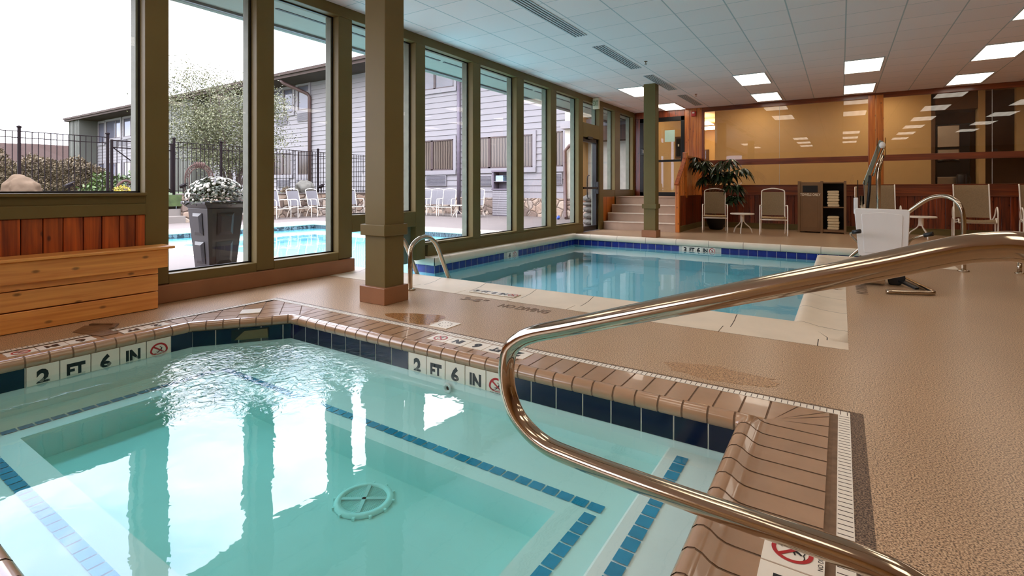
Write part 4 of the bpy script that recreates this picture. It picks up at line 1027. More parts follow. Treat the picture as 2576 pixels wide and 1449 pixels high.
b = NB(); rounded(b, rrect([(-.228,.822),(.343,.815),(.322,.335),(-.178,.325)],.035), -.03, .02); obj('seat_back', b, M['white_pl'], r, 'white seat back', world=False, bevel=.008, seg=3)
b = NB(); rounded(b, rrect([(-.15,.765),(.06,.785),(.275,.76),(.26,.37),(-.12,.362)],.02), -.036, -.028); obj('moulded_panel', b, M['white_pl'], r, world=False, bevel=.004)
b = NB(); rounded(b, rrect([(-.17,.40),(.31,.40),(.31,.335),(-.17,.335)],.02), .02, .42); obj('seat', b, M['white_pl'], r, world=False, bevel=.01)
b = NB(); tube(b,[(.03,.28,.08),(.03,.28,1.20),(.035,.28,1.23),(.068,.26,1.385)],.026,16); obj('mast', b, M['chrome'], r, world=False)
b = NB(); tube(b,[(.066,.262,1.375),(.069,.259,1.39)],.022,14); obj('mast_cap', b, M['black'], r, world=False)
b = NB(); box(b,.012,.018,.24,.30,1.36,1.57); box(b,.098,.106,.24,.30,1.36,1.57); obj('head_bracket', b, M['chrome'], r, world=False)
b = NB(); lathe(b,[(.0,-.012),(.034,-.012),(.034,.012),(0,.012)],(0,0,0),20); bmesh.ops.transform(b, matrix=Matrix.Translation((.07,.225,1.49)) @ Matrix.Rotation(PI/2,4,'X'), verts=b.verts); obj('knob', b, M['white_pl'], r, 'round white knob', world=False)
b = NB(); bar(b,(.06,.27,1.54),(-.12,.27,1.07),.05,.05,(0,1,0)); obj('lift_arm', b, M['silver_green'], r, world=False, bevel=.004)
b = NB(); tube(b,[(.085,.25,1.46),(-.03,.25,1.16)],.013,10); obj('link_bar', b, M['chrome'], r, world=False)
b = NB(); tube(b,[(-.062,.25,1.17),(-.07,.25,1.0),(-.10,.25,.7)],.018,12); obj('actuator', b, M['black'], r, 'black actuator cylinder', world=False)
b = NB(); tube(b,[(-.15,.28,.08),(-.15,.28,.95)],.024,14); obj('rear_post', b, M['chrome'], r, world=False)
b = NB(); box(b,-.20,-.192,.24,.30,.86,1.12); box(b,-.13,-.122,.24,.30,.86,1.12); obj('arm_bracket', b, M['black_metal'], r, world=False)
b = NB(); box(b,-.24,-.19,.2,.27,.75,.93); obj('control_box', b, M['white_pl'], r, world=False, bevel=.01)
b = NB(); box(b,-.232,-.2,.21,.26,.93,1.05); obj('battery', b, M['steel'], r, world=False, bevel=.006)
for (p, g0, g1) in (([(-.19,.05,.46),(-.25,.0,.52),(-.262,-.12,.565),(-.23,-.22,.585)],(-.235,-.21,.583),(-.155,-.26,.598)),([(.32,.05,.45),(.36,.0,.52),(.44,-.08,.56),(.48,-.1,.572)],(.472,-.1,.572),(.55,-.14,.594))):
    b = NB(); tube(b,p,.013,10,4); o = obj('armrest', b, M['chrome'], r, world=False)
    b = NB(); tube(b,[g0,g1],.021,12); obj('grip', b, M['black'], o, 'black grip', world=False)
b = NB(); tube(b,[(-.14,.55,-.30),(-.3,.5,-.12),(-.33,.45,-.02),(-.1,.30,.22),(.1,.15,.38)],.018,10,3); obj('footrest_tube', b, M['chrome'], r, world=False)
b = NB(); tube(b,[(.28,.86,.024),(.40,.45,.024),(.53,.0,.024),(.56,-.10,.024),(.53,-.15,.024),(.46,-.18,.024),(.10,-.32,.024)],.022,12,5); obj('base_tube', b, M['chrome'], r, world=False)
b = NB(); rounded(b, rrect([(.10,.16),(.30,.16),(.32,.07),(.26,.0),(.14,.0)],.02), .3, .46); obj('caster_block', b, M['black'], r, 'black caster block', world=False, bevel=.01)
b = NB(); bar(b,(.24,.34,.05),(.42,.12,.012),.05,.02); obj('caster_foot', b, M['black'], r, world=False)
b = NB(); box(b,-.22,.1,.15,.5,.02,.1); box(b,-.17,-.13,.2,.3,.05,.4); obj('base_plate', b, M['chrome'], r, world=False, bevel=.01)
# ================================================================== INDOOR FURNITURE
def make_chair(name, label, fab, arched=True, w=.50, front=None, frame_m='white_metal'):
    """patio chair facing local -Y, made of bent tube with a sling seat and back"""
    r = thing(name, label, 'chair'); h = w/2; rt = .0125
    fm = M[frame_m]
    for s in (-1, 1):
        if not arched:
            b = NB(); tube(b,[(s*(h+.05),-.13,0),(s*(h+.05),-.13,.48),(s*(h+.05),-.115,.59),(s*(h+.05),-.04,.655),(s*(h+.05),.06,.60),(s*(h+.045),.11,.50),(s*(h+.03),.15,.43),(s*h,.17,.38)],rt,8,5); obj('leg_and_arm', b, fm, r, world=False)
            b = NB(); tube(b,[(s*(h+.05),.10,0),(s*(h+.05),.10,.40),(s*(h+.05),-.13,.40)],rt,8,4); obj('rear_leg', b, fm, r, world=False)
        else:
            b = NB(); tube(b,[(s*(h+.035),-.27,0),(s*(h+.035),-.265,.40),(s*(h+.035),-.255,.58),(s*(h+.035),-.20,.645),(s*(h+.035),-.05,.655),(s*(h+.02),.20,.645),(s*h,.29,.63)],rt,8,4); obj('leg_and_arm', b, fm, r, world=False)
        if arched:
            b = NB(); tube(b,[(s*(h+.01),.33,0),(s*(h+.01),.24,.22),(s*h,.10,.36),(s*h,-.10,.395)],rt,8,4); obj('rear_leg', b, fm, r, world=False)
        if not arched:
            b = NB(); tube(b,[(s*h,.42,1.10),(s*h,.39,1.07),(s*h,.30,.62),(s*h,.235,.42),(s*h,.17,.37),(s*h,-.24,.415),(s*h,-.30,.40),(s*h,-.31,.36)],rt,8,5); obj('side_rail', b, fm, r, world=False)
        b = NB(); tube(b,[(s*(h+(.035 if arched else .05)),-.262 if arched else -.13,.345),(s*h,-.262 if arched else -.13,.345)],rt*.9,8); obj('arm_bracket', b, fm, r, world=False)
    if arched:
        b = NB(); P_ = [(-h,-.26,.405),(-h,.18,.365),(-h,.235,.42),(-h,.28,.6),(-h,.37,.93),(-h+.02,.385,.985),(-h+.08,.392,1.01),(0,.398,1.035),(h-.08,.392,1.01),(h-.02,.385,.985),(h,.37,.93),(h,.28,.6),(h,.235,.42),(h,.18,.365),(h,-.26,.405)]
        tube(b,P_,rt,8,4); obj('seat_and_back_frame', b, fm, r, world=False)
    b = NB(); tube(b,[(-h,-.26,.345),(h,-.26,.345)],rt,8); tube(b,[(-h,.12,.345),(h,.12,.345)],rt,8); obj('cross_bar', b, fm, r, world=False)
    ztop = .95 if arched else 1.105; ytop = .372 if arched else .415
    bp = [(.24,.425),(.262,.5),(.29,.62),(ytop-.02,ztop-.06),(ytop,ztop)] if arched else [(.245,.43),(.27,.5),(.305,.62),(.375,.98),(.392,1.07),(.42,1.105)]
    def sheet(pts, hw, sag, th=.004):
        b = NB(); rows = []; n = 8
        for (y, z) in pts:
            rows.append([(-hw+2*hw*k/n, y+sag[0]*math.sin(PI*k/n), z+sag[1]*math.sin(PI*k/n)) for k in range(n+1)])
        vs = [[b.verts.new(p) for p in row] for row in rows]
        for A, B in zip(vs, vs[1:]):
            for k in range(n):
                f = b.faces.new((A[k],A[k+1],B[k+1],B[k])); f.smooth = True
        # closed thin sheet: front, back and a rim, each with its own vertices
        fr = [[v.co.copy() for v in row] for row in vs]; b.clear()
        def nrm(i, k):
            i0, i1, k0, k1 = max(i-1, 0), min(i+1, len(fr)-1), max(k-1, 0), min(k+1, n)
            return (fr[i][k1]-fr[i][k0]).cross(fr[i1][k]-fr[i0][k]).normalized()
        A_ = [[b.verts.new(fr[i][k]+nrm(i, k)*th/2) for k in range(n+1)] for i in range(len(fr))]
        B_ = [[b.verts.new(fr[i][k]-nrm(i, k)*th/2) for k in range(n+1)] for i in range(len(fr))]
        for i in range(len(fr)-1):
            for k in range(n):
                b.faces.new((A_[i][k],A_[i][k+1],A_[i+1][k+1],A_[i+1][k])).smooth = True
                b.faces.new((B_[i][k],B_[i+1][k],B_[i+1][k+1],B_[i][k+1])).smooth = True
        loop = [(0,k) for k in range(n)]+[(i,n) for i in range(len(fr)-1)]+[(len(fr)-1,k) for k in range(n,0,-1)]+[(i,0) for i in range(len(fr)-1,0,-1)]
        for q0, q1 in zip(loop, loop[1:]+loop[:1]):
            ps = [A_[q0[0]][q0[1]].co, B_[q0[0]][q0[1]].co, B_[q1[0]][q1[1]].co, A_[q1[0]][q1[1]].co]; quad(b, *ps)
        return b
    obj('sling_back', sheet(bp, h-.008, (.02,0)), fab, r, world=False, recalc=False)
    sp_ = [(.20,.378),(0,.385),(-.22,.412)] if arched else [(.20,.382),(0,.385),(-.24,.42),(-.30,.405),(-.315,.365)]
    so = obj('sling_seat', sheet(sp_, h-.008, (0,-.02)), fab, r, world=False, recalc=False)
    if front:
        b = NB(); tube(b,[(-h+.01,-.268,.40),(0,-.268,.395),(h-.01,-.268,.40)],.02,10,4); obj('seat_front_roll', b, front, so, world=False)
    return r
c0_ = make_chair('patio_chair','brown sling chair with white frame in front of the potted plant',M['sling_o'],True,.47,M['sling_front'])
c0_.location = (-2.52,12.75,0); c0_.rotation_euler = (0,0,.2); c0_['group'] = 'brown arched patio chairs by the wood wall'
dup(c0_,(-1.27,12.68,0),.12,'brown sling chair with white frame between the low table and the towel cabinet','brown arched patio chairs by the wood wall')
c1_ = make_chair('lounge_chair','wide brown sling lounge chair behind the sloping recess handrail',M['sling_o'],False,.56,None)
c1_.location = (2.27,13.75,0); c1_.rotation_euler = (0,0,-.02); c1_['group'] = 'brown high-back lounge chairs'
dup(c1_,(.74,13.72,0),.05,'wide brown sling lounge chair mostly hidden behind the pool lift','brown high-back lounge chairs')
dup(c1_,(3.28,13.7,0),.0,'wide brown sling lounge chair cut off at the right edge','brown high-back lounge chairs')
def make_table(name, label, rad=.26, hh=.46, m='white_metal'):
    r = thing(name, label, 'side table')
    b = NB(); lathe(b,[(rad-.01,hh-.03),(rad,hh-.028),(rad,hh-.004),(rad-.008,hh)],(0,0,0),32); obj('table_top', b, M[m], r, world=False)
    for k in range(3):
        a = PI/6+2*PI*k/3; c, s = math.cos(a), math.sin(a)
        b = NB(); tube(b,[(c*.03,s*.03,hh-.03),(c*.035,s*.035,hh-.16),(c*.07,s*.07,hh-.24),(c*.17,s*.17,hh-.33),(c*.21,s*.21,hh-.40),(c*.225,s*.225,0)],.0125,8,5); obj('leg', b, M[m], r, world=False)
    b = NB(); lathe(b,[(.04,hh-.2),(.045,hh-.19),(.045,hh-.04),(.06,hh-.03)],(0,0,0),14); obj('hub', b, M[m], r, world=False)
    return r
t0_ = make_table('side_table','low round white side table between the two brown chairs'); t0_.location = (-1.93,12.82,0); t0_['group'] = 'round white side tables'
dup(t0_,(1.38,13.35,0),.4,'low round white side table right of the pool lift seat','round white side tables')
# towel cabinet
r = thing('towel_cabinet','brown towel cabinet lettered TOWELS ONLY against the wood wall','cabinet',(-.37,13.95,0))
X0, X1, XM, Y0, Y1 = -.86,.10,-.385,13.72,14.22
b = NB()
for x in (X0, XM-.02, X1-.05): box(b,x,x+.05,Y0-.01,Y0+.05,.0,1.205); box(b,x,x+.05,Y1-.05,Y1,0,1.205)
obj('corner_posts', b, M['cabinet'], r, bevel=.004)
b = NB(); box(b,X0+.02,XM+.01,Y0+.03,Y1-.02,.06,1.16); obj('bin_body', b, M['cabinet'], r)
b = NB(); box(b,X0+.05,XM-.02,Y0+.005,Y0+.032,.07,1.15); obj('bin_door', b, M['cabinet'], r, bevel=.006)
b = NB(); box(b,X0+.10,XM-.07,Y0-.003,Y0+.006,.12,.83); obj('door_panel', b, M['cabinet'], r, bevel=.008)
b = NB(); box(b,X0+.10,XM-.07,Y0-.001,Y0+.007,.94,1.10); obj('towel_slot', b, M['ink'], r, 'dark towel slot')
b = text_bm('TOWELS ONLY', .082, frame(((X0+XM)/2+.015,Y0+.003,.885),(1,0,0),(0,0,1)), .001, .002, sxy=(.72,1)); obj('lettering', b, M['letter'], r, recalc=False)
b = NB(); box(b,XM+.02,X1-.02,Y1-.03,Y1-.01,.04,1.16); box(b,X1-.03,X1-.01,Y0+.04,Y1-.02,.04,1.16); obj('open_shelf_back', b, M['cab_dark'], r)
b = NB(); box(b,X0+.02,X1-.02,Y0+.01,Y1-.02,1.15,1.18); obj('top', b, M['cabinet'], r, bevel=.004)
b = NB(); box(b,XM+.02,X1-.03,Y0+.01,Y1-.03,.585,.61); obj('shelf', b, M['cabinet'], r, bevel=.003)
b = NB(); box(b,X0+.02,X1-.03,Y0+.01,Y1-.03,.03,.085); obj('bottom', b, M['cabinet'], r, bevel=.003)
def make_towel(w=.23):
    b = NB(); q = random.Random(3)
    rounded(b, rrect([(-w/2,0),(w/2,0),(w/2,.059),(-w/2,.059)],.028,5), -.15, .15)
    return obj('folded_towel', b, M['towel'], None, bevel=.016, seg=3)
tw = make_towel(); tw['category'] = 'towel'
words = ['bottom','second from the bottom','third from the bottom','third from the top','second from the top','topmost']
w5 = ['bottom','second from the bottom','middle','second from the top','topmost']
first = True
for n, z0, ws, sh in ((6,.612,words,'upper'),(5,.087,w5,'lower')):
    for i in range(n):
        o = tw if first else tw.copy()
        if not first: C.objects.link(o)
        first = False
        o.location = (-.145+R_.uniform(-.012,.012)-.01*(i==5), 13.90+R_.uniform(-.01,.01), z0+.0625*i); o.rotation_euler = (0,R_.uniform(-.02,.02) if i else 0,R_.uniform(-.06,.06))
        o['label'] = 'folded cream towel, %s of the stack on the %s cabinet shelf' % (ws[i], sh); o['group'] = 'folded towels on the %s shelf' % sh
# potted plant
def leaf(bm, base, d, L, w, droop=.5, up=(0,0,1)):
    """pointed leaf blade as a bent strip"""
    d = Vector(d).normalized(); up = Vector(up); s = d.cross(up)
    if s.length < .05: s = d.cross(Vector((1,0,0)))
    s.normalize(); n = s.cross(d); pts = []
    for t, ww in ((0,.12),(.3,.9),(.6,1.0),(.85,.5),(1,.02)):
        c = Vector(base)+d*(L*t)-Vector((0,0,1))*(droop*L*t*t); pts.append((c-s*(w/2*ww)+n*(.12*w*ww), c, c+s*(w/2*ww)+n*(.12*w*ww)))
    vs = [[bm.verts.new(p) for p in row] for row in pts]
    for A, B in zip(vs, vs[1:]):
        for k in (0,1): f = bm.faces.new((A[k],A[k+1],B[k+1],B[k])); f.smooth = True
def leaflet(bm, base, d, L, w):
    d = Vector(d).normalized(); s_ = d.orthogonal().normalized(); c = Vector(base); n = s_.cross(d)
    a = bm.verts.new(c); e = bm.verts.new(c+d*L); l = bm.verts.new(c+d*L*.5+s_*w*.5+n*w*.15); r = bm.verts.new(c+d*L*.5-s_*w*.5+n*w*.15)
    bm.faces.new((a,r,e)); bm.faces.new((a,e,l))
r = thing('potted_plant','tall potted plant with dark drooping leaves behind the brown chair','plant',(-2.66,13.6,0))
b = NB(); lathe(b,[(.13,0),(.16,.02),(.225,.16),(.245,.30),(.25,.345),(.225,.345),(.215,.28),(0,.28)],(-2.66,13.6,0),28); obj('pot', b, M['black'], r, 'black bowl shaped pot')
b = NB(); q = random.Random(11)
crowns = [(-2.95,13.45,1.62,.95),(-2.62,13.45,1.50,.9),(-2.35,13.40,1.62,.95),(-2.12,13.35,1.40,.9),(-2.2,13.3,1.05,.6),(-2.45,13.4,1.25,.85),(-2.80,13.4,1.30,.7),(-2.17,13.28,.80,.5),(-3.0,13.4,1.72,.8)]
for cx, cyy, z, _ in crowns: tube(b,[(-2.68+q.uniform(-.04,.04),13.6,.28),(-2.78,13.58,.8),((cx-2.7)/2,(cyy+13.58)/2,z*.5+.5),(cx,cyy,z)],[.017,.016,.011,.007],8,4)
obj('stems', b, plain('pale_stem', rgb(150,112,76), .7), r)
b = NB()
for cx, cyy, z, s in crowns:
    for k in range(6):
        a = q.uniform(0,2*PI); hub = Vector((cx,cyy,z))+Vector((math.cos(a),math.sin(a)*.7,q.uniform(-.3,.9)))*.16*s
        tilt = q.uniform(.15,.6)
        for j in range(7):
            aa = a+(j-3)*.62; leaf(b, hub, (math.cos(aa),math.sin(aa),.25-tilt*.8), q.uniform(.22,.33)*s**.3, q.uniform(.055,.08), q.uniform(.5,1.0))
obj('leaves', b, M['leaf_dark'], r)

# ================================================================== OUTSIDE: PATIO
b = NB()
box(b,-16.7,-5.3,-12,4.03,-.2,0); box(b,-16.7,-14.04,4.03,10.19,-.2,0); box(b,-16.7,-5.3,10.19,16.3,-.2,0); box(b,-5.62,-5.3,-12,3.9,-.2,.0)
o = struct('floor_patio', b, M['concrete'], 'pale concrete patio around the outdoor end of the pool', 'floor')
b = NB(); box(b,-90,-16.75,-60,16.2,.5,.84); box(b,-90,-60,16.2,60,.5,.84)
struct('lawn', b, M['grass'], 'mown lawn beyond the iron fence', 'lawn')
b = NB(); box(b,-6.35,-5.3,-6,16,3.15,3.22); o = struct('soffit', b, M['soffit'], 'grey green soffit outside above the windows', 'soffit')
b = NB(); box(b,-6.24,-6.16,-6,16,3.12,3.42); obj('fascia', b, M['sage_ext'], o)
b = NB(); box(b,-6.17,-6.12,-6,16,3.12,3.16); obj('fascia_trim', b, M['siding_trim'], o)
b = NB()
y = -5.5
while y < 15: box(b,-5.60,-5.56,y,y+.9,3.143,3.151); y += 1.0
obj('soffit_vents', b, M['vent'], o)
r = thing('retaining_wall','fieldstone retaining wall along the far side of the patio','wall',(-16.9,4,0),kind='structure')
b = NB(); box(b,-17.1,-16.7,-12,6.15,-.1,.83); box(b,-17.1,-16.7,7.45,16.2,-.1,.83); obj('stone_face', b, M['stone'], r)
b = NB(); box(b,-17.15,-16.66,-12,6.15,.83,.88); box(b,-17.15,-16.66,7.45,16.2,.83,.88); obj('cap', b, M['concrete'], r, bevel=.02)
r = thing('patio_steps','pale concrete steps through the fieldstone wall','steps',(-17,6.8,0),kind='structure')
for i in range(4):
    b = NB(); box(b,-18.2,-16.5-.30*i,6.15,7.45,-.05,.21*(i+1)); obj('step', b, M['step_con'], r, bevel=.012)
# building opposite
YF = 16.3
bd = thing('motel_building','two storey motel wing with pale lap siding behind the patio','building',(-25,YF,0))
b = NB(); z = .68
while z < 6.6:
    vs = [( -52.5,YF-.03,z),(-7.85,YF-.03,z),(-7.85,YF,z+.235),(-52.5,YF,z+.235)]; quad(b,*vs); quad(b,(-52.5,YF,z),(-7.85,YF,z),(-7.85,YF-.03,z),(-52.5,YF-.03,z)); z += .235
obj('lap_siding', b, M['siding'], bd)
b = NB(); box(b,-52.5,-5.3,YF+.02,YF+6,0,6.6); obj('wall_core', b, M['siding_trim'], bd)
b = NB(); box(b,-16.7,-8.0,YF-.10,YF+.02,-.05,.68); obj('stone_base', b, M['stone'], bd, 'fieldstone base of the wing')
b = NB(); box(b,-53.4,-5.3,15.0,YF+.1,6.50,6.58); obj('eave_soffit', b, M['fascia'], bd)
b = NB(); box(b,-53.4,-5.3,14.9,15.02,6.5,6.78); box(b,-53.4,-5.3,14.82,14.92,6.64,6.78); obj('gutter', b, M['fascia'], bd, 'brown gutter along the eave')
b = NB(); b_ = [(-53.4,14.9,6.78),(-5.3,14.9,6.78),(-5.3,22.3,7.6),(-53.4,22.3,7.6)]; quad(b,*b_); obj('roof', b, M['house_roof'], bd)
b = NB(); box(b,-52.9,-50.7,15.1,YF+.1,.8,6.5); obj('end_fin', b, M['batten'], bd, 'grey green boarded end fin')
b = NB()
x = -52.9
while x < -50.6: box(b,x,x+.06,15.07,15.11,.8,6.5); x += .3
box(b,-52.95,-50.65,15.05,15.11,2.9,3.05)
obj('fin_battens', b, M['batten'], bd)
b = NB(); box(b,-37.7,-33.0,15.3,YF+.1,.8,6.5); obj('boarded_bay', b, M['batten'], bd, 'grey green boarded bay behind the tree')
b = NB()
x = -37.7
while x < -33: box(b,x,x+.05,15.27,15.31,.8,6.5); x += .38
box(b,-37.75,-32.95,15.25,15.31,2.95,3.08)
obj('bay_battens', b, M['batten'], bd)
def bwin(x0, x1, z0, z1, mat, mids=(), fr='siding_trim', inner='brown_frame'):
    b = NB(); t = .14
    box(b,x0-t,x1+t,YF-.07,YF-.02,z1,z1+t); box(b,x0-t,x1+t,YF-.09,YF-.02,z0-t*1.3,z0); box(b,x0-t,x0,YF-.07,YF-.02,z0,z1); box(b,x1,x1+t,YF-.07,YF-.02,z0,z1)
    o = obj('window', b, M[fr], bd)
    b = NB(); quad(b,(x0,YF-.035,z0),(x1,YF-.035,z0),(x1,YF-.035,z1),(x0,YF-.035,z1)); obj('pane', b, M[mat], o)
    b = NB(); f = .05
    box(b,x0,x1,YF-.06,YF-.03,z1-f,z1); box(b,x0,x1,YF-.06,YF-.03,z0,z0+f); box(b,x0,x0+f,YF-.06,YF-.03,z0,z1); box(b,x1-f,x1,YF-.06,YF-.03,z0,z1)
    for mx_ in mids: box(b,mx_-.06,mx_+.06,YF-.06,YF-.03,z0,z1)
    obj('sash', b, M[inner], o)
for a in [(-50.4,-49.3,4.7,6.3,'win_dark'),(-48.9,-46.2,4.95,6.35,'win_dark',(-47.1,)),(-45.6,-43.2,4.95,6.35,'win_dark',(-44.4,)),(-42.6,-40.2,4.95,6.35,'win_dark',(-41.4,)),(-39.6,-38.0,4.6,6.1,'win_dark'),
          (-26.1,-24.4,5.1,6.35,'win_dark',(-25.2,)),(-23.95,-23.05,5.13,6.4,'win_dark'),(-30,-27.4,5.1,6.35,'win_dark',(-28.7,)),(-17.2,-13.4,5.24,6.2,'win_dark',(-16.2,-14.45)),
          (-50.4,-49.3,1.3,3.05,'win_dark'),(-48.9,-46.2,1.5,3.05,'win_dark',(-47.1,)),(-45.6,-43.2,1.5,3.05,'win_dark',(-44.4,)),(-42.6,-40.2,1.5,3.05,'win_dark'),
          (-26.1,-24.5,1.78,2.95,'curtain',(-25.3,)),(-23.95,-23.05,1.76,2.98,'curtain'),(-30,-27.4,1.78,2.95,'win_dark',(-28.7,)),(-17.2,-13.42,1.8,3.08,'curtain',(-14.6,)),(-12.7,-9.62,1.83,3.06,'curtain',(-11.6,)),(-8.68,-8.36,1.83,3.1,'curtain')]: bwin(*a)
def acu(x0, x1, z0, z1):
    b = NB(); box(b,x0,x1,YF-.08,YF-.02,z0,z1); o = obj('vent_unit', b, M['siding_trim'], bd)
    b = NB(); z = z0+.04
    while z < z1-.04: box(b,x0+.03,x1-.03,YF-.10,YF-.075,z,z+.026); z += .052
    obj('grille', b, M['grille'], o)
for a in [(-25.8,-24.67,1.13,1.57),(-24.07,-23.06,1.13,1.57),(-14.92,-13.8,1.14,1.59),(-12.4,-11.47,1.15,1.59),(-9.1,-8.4,1.18,1.6),(-24.0,-23.0,4.55,5.0),(-25.9,-24.9,4.5,4.95),(-47.8,-46.6,4.3,4.75),(-46.3,-45.1,4.3,4.75)]: acu(*a)
for pth, m, rr in (([(-23.6,15.05,6.5),(-23.55,15.15,6.35),(-22.95,16.1,5.9),(-22.9,16.2,5.75),(-22.9,16.22,.85)],'pipe',.09),([(-38.0,15.9,6.3),(-37.95,16.2,6.0),(-37.95,16.22,.85)],'pipe',.08),([(-13.1,16.2,6.4),(-13.1,16.2,0)],'pipe2',.075)):
    b = NB(); tube(b,pth,rr,8); obj('downspout', b, M[m], bd)
# low annex at the right of the building
an = thing('annex_wall','low beige annex with a brown roof edge outside the exit door','building',(-7,15.6,0))
b = NB(); box(b,-7.85,-5.35,15.4,16.28,.7,3.9); obj('wall', b, plain('beige_stucco', rgb(178, 172, 158), .8), an)
b = NB(); box(b,-7.95,-5.35,15.25,16.28,3.05,3.3); obj('band', b, M['siding_trim'], an)
b = NB(); box(b,-7.85,-5.35,15.36,16.28,0,.7); obj('stone_base', b, M['stone'], an)
b = NB(); tube(b,[(-7.0,15.2,2.75),(-7.65,15.3,2.45),(-7.8,15.3,2.3),(-7.8,15.32,.12),(-7.7,15.2,.05)],.06,10); obj('downspout', b, M['pipe'], an, 'brown downspout with a slanted top')
b = NB(); box(b,-7.0,-5.35,14.9,15.4,2.55,3.0); obj('porch_roof', b, M['fascia'], an)
r = thing('stone_pier','stacked fieldstone pier outside the exit door','pier',(-6.0,13.3,0))
b = NB(); q = random.Random(5); z = 0
while z < .85:
    h_ = q.uniform(.12,.2); bmesh.ops.create_icosphere(b, subdivisions=2, radius=.5, matrix=Matrix.Translation((-6.0+q.uniform(-.03,.03),13.3,z+h_/2)) @ Matrix.Diagonal((.42,.42,h_*1.15,1))); z += h_
obj('stones', b, M['boulder_w'], r)
tube_b = NB(); tube(tube_b,[(-7.95,15.1,.03),(-7.9,15.0,.07),(-7.86,14.98,.1)],.05,8,3)
tag(obj('blue_dustpan', tube_b, M['blue']), 'small blue object on the patio by the brown downspout', 'dustpan')
# outdoor towel stand
r = thing('towel_stand','grey slatted outdoor towel stand against the fieldstone base','stand',(-10.75,15.9,0))
b = NB(); box(b,-11.1,-10.35,15.75,16.15,0,.98); obj('base', b, M['pipe2'], r)
b = NB()
for k in range(11): box(b,-11.08,-10.37,15.73,15.76,.04+.085*k,.11+.085*k)
obj('slats', b, M['siding_trim'], r)
b = NB(); box(b,-11.13,-10.32,15.70,16.17,.98,1.03); box(b,-11.13,-10.32,15.70,16.17,1.66,1.72); box(b,-11.12,-11.04,15.73,16.15,1.03,1.66); box(b,-10.42,-10.34,15.73,16.15,1.03,1.66); box(b,-11.05,-10.4,15.74,16.15,1.28,1.31); box(b,-11.1,-10.35,16.1,16.15,1.0,1.7); obj('shelves', b, M['pipe2'], r, bevel=.008)
t2 = NB()
for k in range(4): rounded(t2, rrect([(-.17,.055*k),(.17,.055*k),(.17,.055*k+.05),(-.17,.055*k+.05)],.02,3), -.12, .12)
o = obj('towel_stack', t2, M['towel_b']); o.location = (-10.82,15.92,1.312); tag(o, 'pale blue towels stacked in the outdoor towel stand', 'towels')
# fence
r = thing('iron_fence','black iron picket fence along the top of the fieldstone wall','fence',(-17.3,6,.84))
PY = [-4.5,-1.6,1.2,3.95,5.78,7.47,8.89,12.62,15.5]
for y in PY:
    b = NB(); box(b,-17.33,-17.27,y-.03,y+.03,.84,2.56); lathe(b,[(.05,2.56),(.055,2.585),(.03,2.61),(0,2.615)],(-17.3,y,0),10); obj('post', b, M['iron'], r)
b = NB()
for y0, y1 in zip(PY, PY[1:]):
    if (y0, y1) == (5.78, 7.47): continue
    n = max(2, round((y1-y0)/.125))
    for k in range(1, n): y = y0+(y1-y0)*k/n; box(b,-17.308,-17.292,y-.008,y+.008,.88,2.47)
obj('pickets', b, M['iron'], r)
b = NB()
for z in (2.46,2.30,.95): box(b,-17.31,-17.29,PY[0],5.78,z,z+.02); box(b,-17.31,-17.29,7.47,PY[-1],z,z+.02)
obj('rails', b, M['iron'], r)
g = thing('fence_gate','black iron gate in the fence above the patio steps','gate',(-17.3,6.6,.84))
b = NB()
for k in range(14): y = 5.88+.12*k; box(b,-17.308,-17.292,y-.008,y+.008,.92,2.38)
obj('pickets', b, M['iron'], g)
b = NB()
for z in (2.38,2.18,.92): box(b,-17.315,-17.285,5.86,7.43,z,z+.03)
bar(b,(-17.3,5.9,2.2),(-17.3,7.42,.95),.025,.025); obj('gate_rails', b, M['iron'], g)
b = NB(); box(b,-17.34,-17.26,5.85,5.9,.9,2.42); box(b,-17.34,-17.26,7.38,7.43,.9,2.42); obj('gate_stiles', b, M['iron'], g)
# patio chairs and tables
p0 = make_chair('outdoor_chair','grey sling patio chair by the fieldstone wall, left one in the third window',M['sling_g'],True,.50,None)
G1 = 'grey patio chairs along the fieldstone wall'; G2 = 'grey patio chairs before the motel wing'
p0.location = (-16.05,10.15,0); p0.rotation_euler = (0,0,PI/2+.12); p0['group'] = G1
dup(p0,(-16.05,10.95,0),PI/2+.1,'grey sling patio chair by the fieldstone wall, middle one in the third window',G1)
dup(p0,(-16.05,11.72,0),PI/2+.1,'grey sling patio chair by the fieldstone wall, right one in the third window',G1)
dup(p0,(-16.05,9.45,0),PI/2+.2,'grey sling patio chair just right of the planter, by the stone wall',G1)
dup(p0,(-15.6,12.95,0),PI/2-.2,'grey sling patio chair seen left of the square column',G1)
dup(p0,(-12.35,14.55,0),.35,'grey sling patio chair at the right in the pane beside the square column',G2)
dup(p0,(-13.0,14.6,0),.35,'grey sling patio chair second from the right in the pane beside the square column',G2)
dup(p0,(-13.65,14.65,0),.35,'grey sling patio chair at the left in the pane beside the square column',G2)
dup(p0,(-11.1,14.6,0),.2,'grey sling patio chair peeking out left of the towel stand',G2)
q0 = make_table('patio_table','round white patio table between planter and chairs at the stone wall',.27,.44); q0.location = (-16.0,8.85,0); q0['group'] = 'round white patio tables'
dup(q0,(-11.62,14.3,0),.5,'round white patio table before the motel wing','round white patio tables')
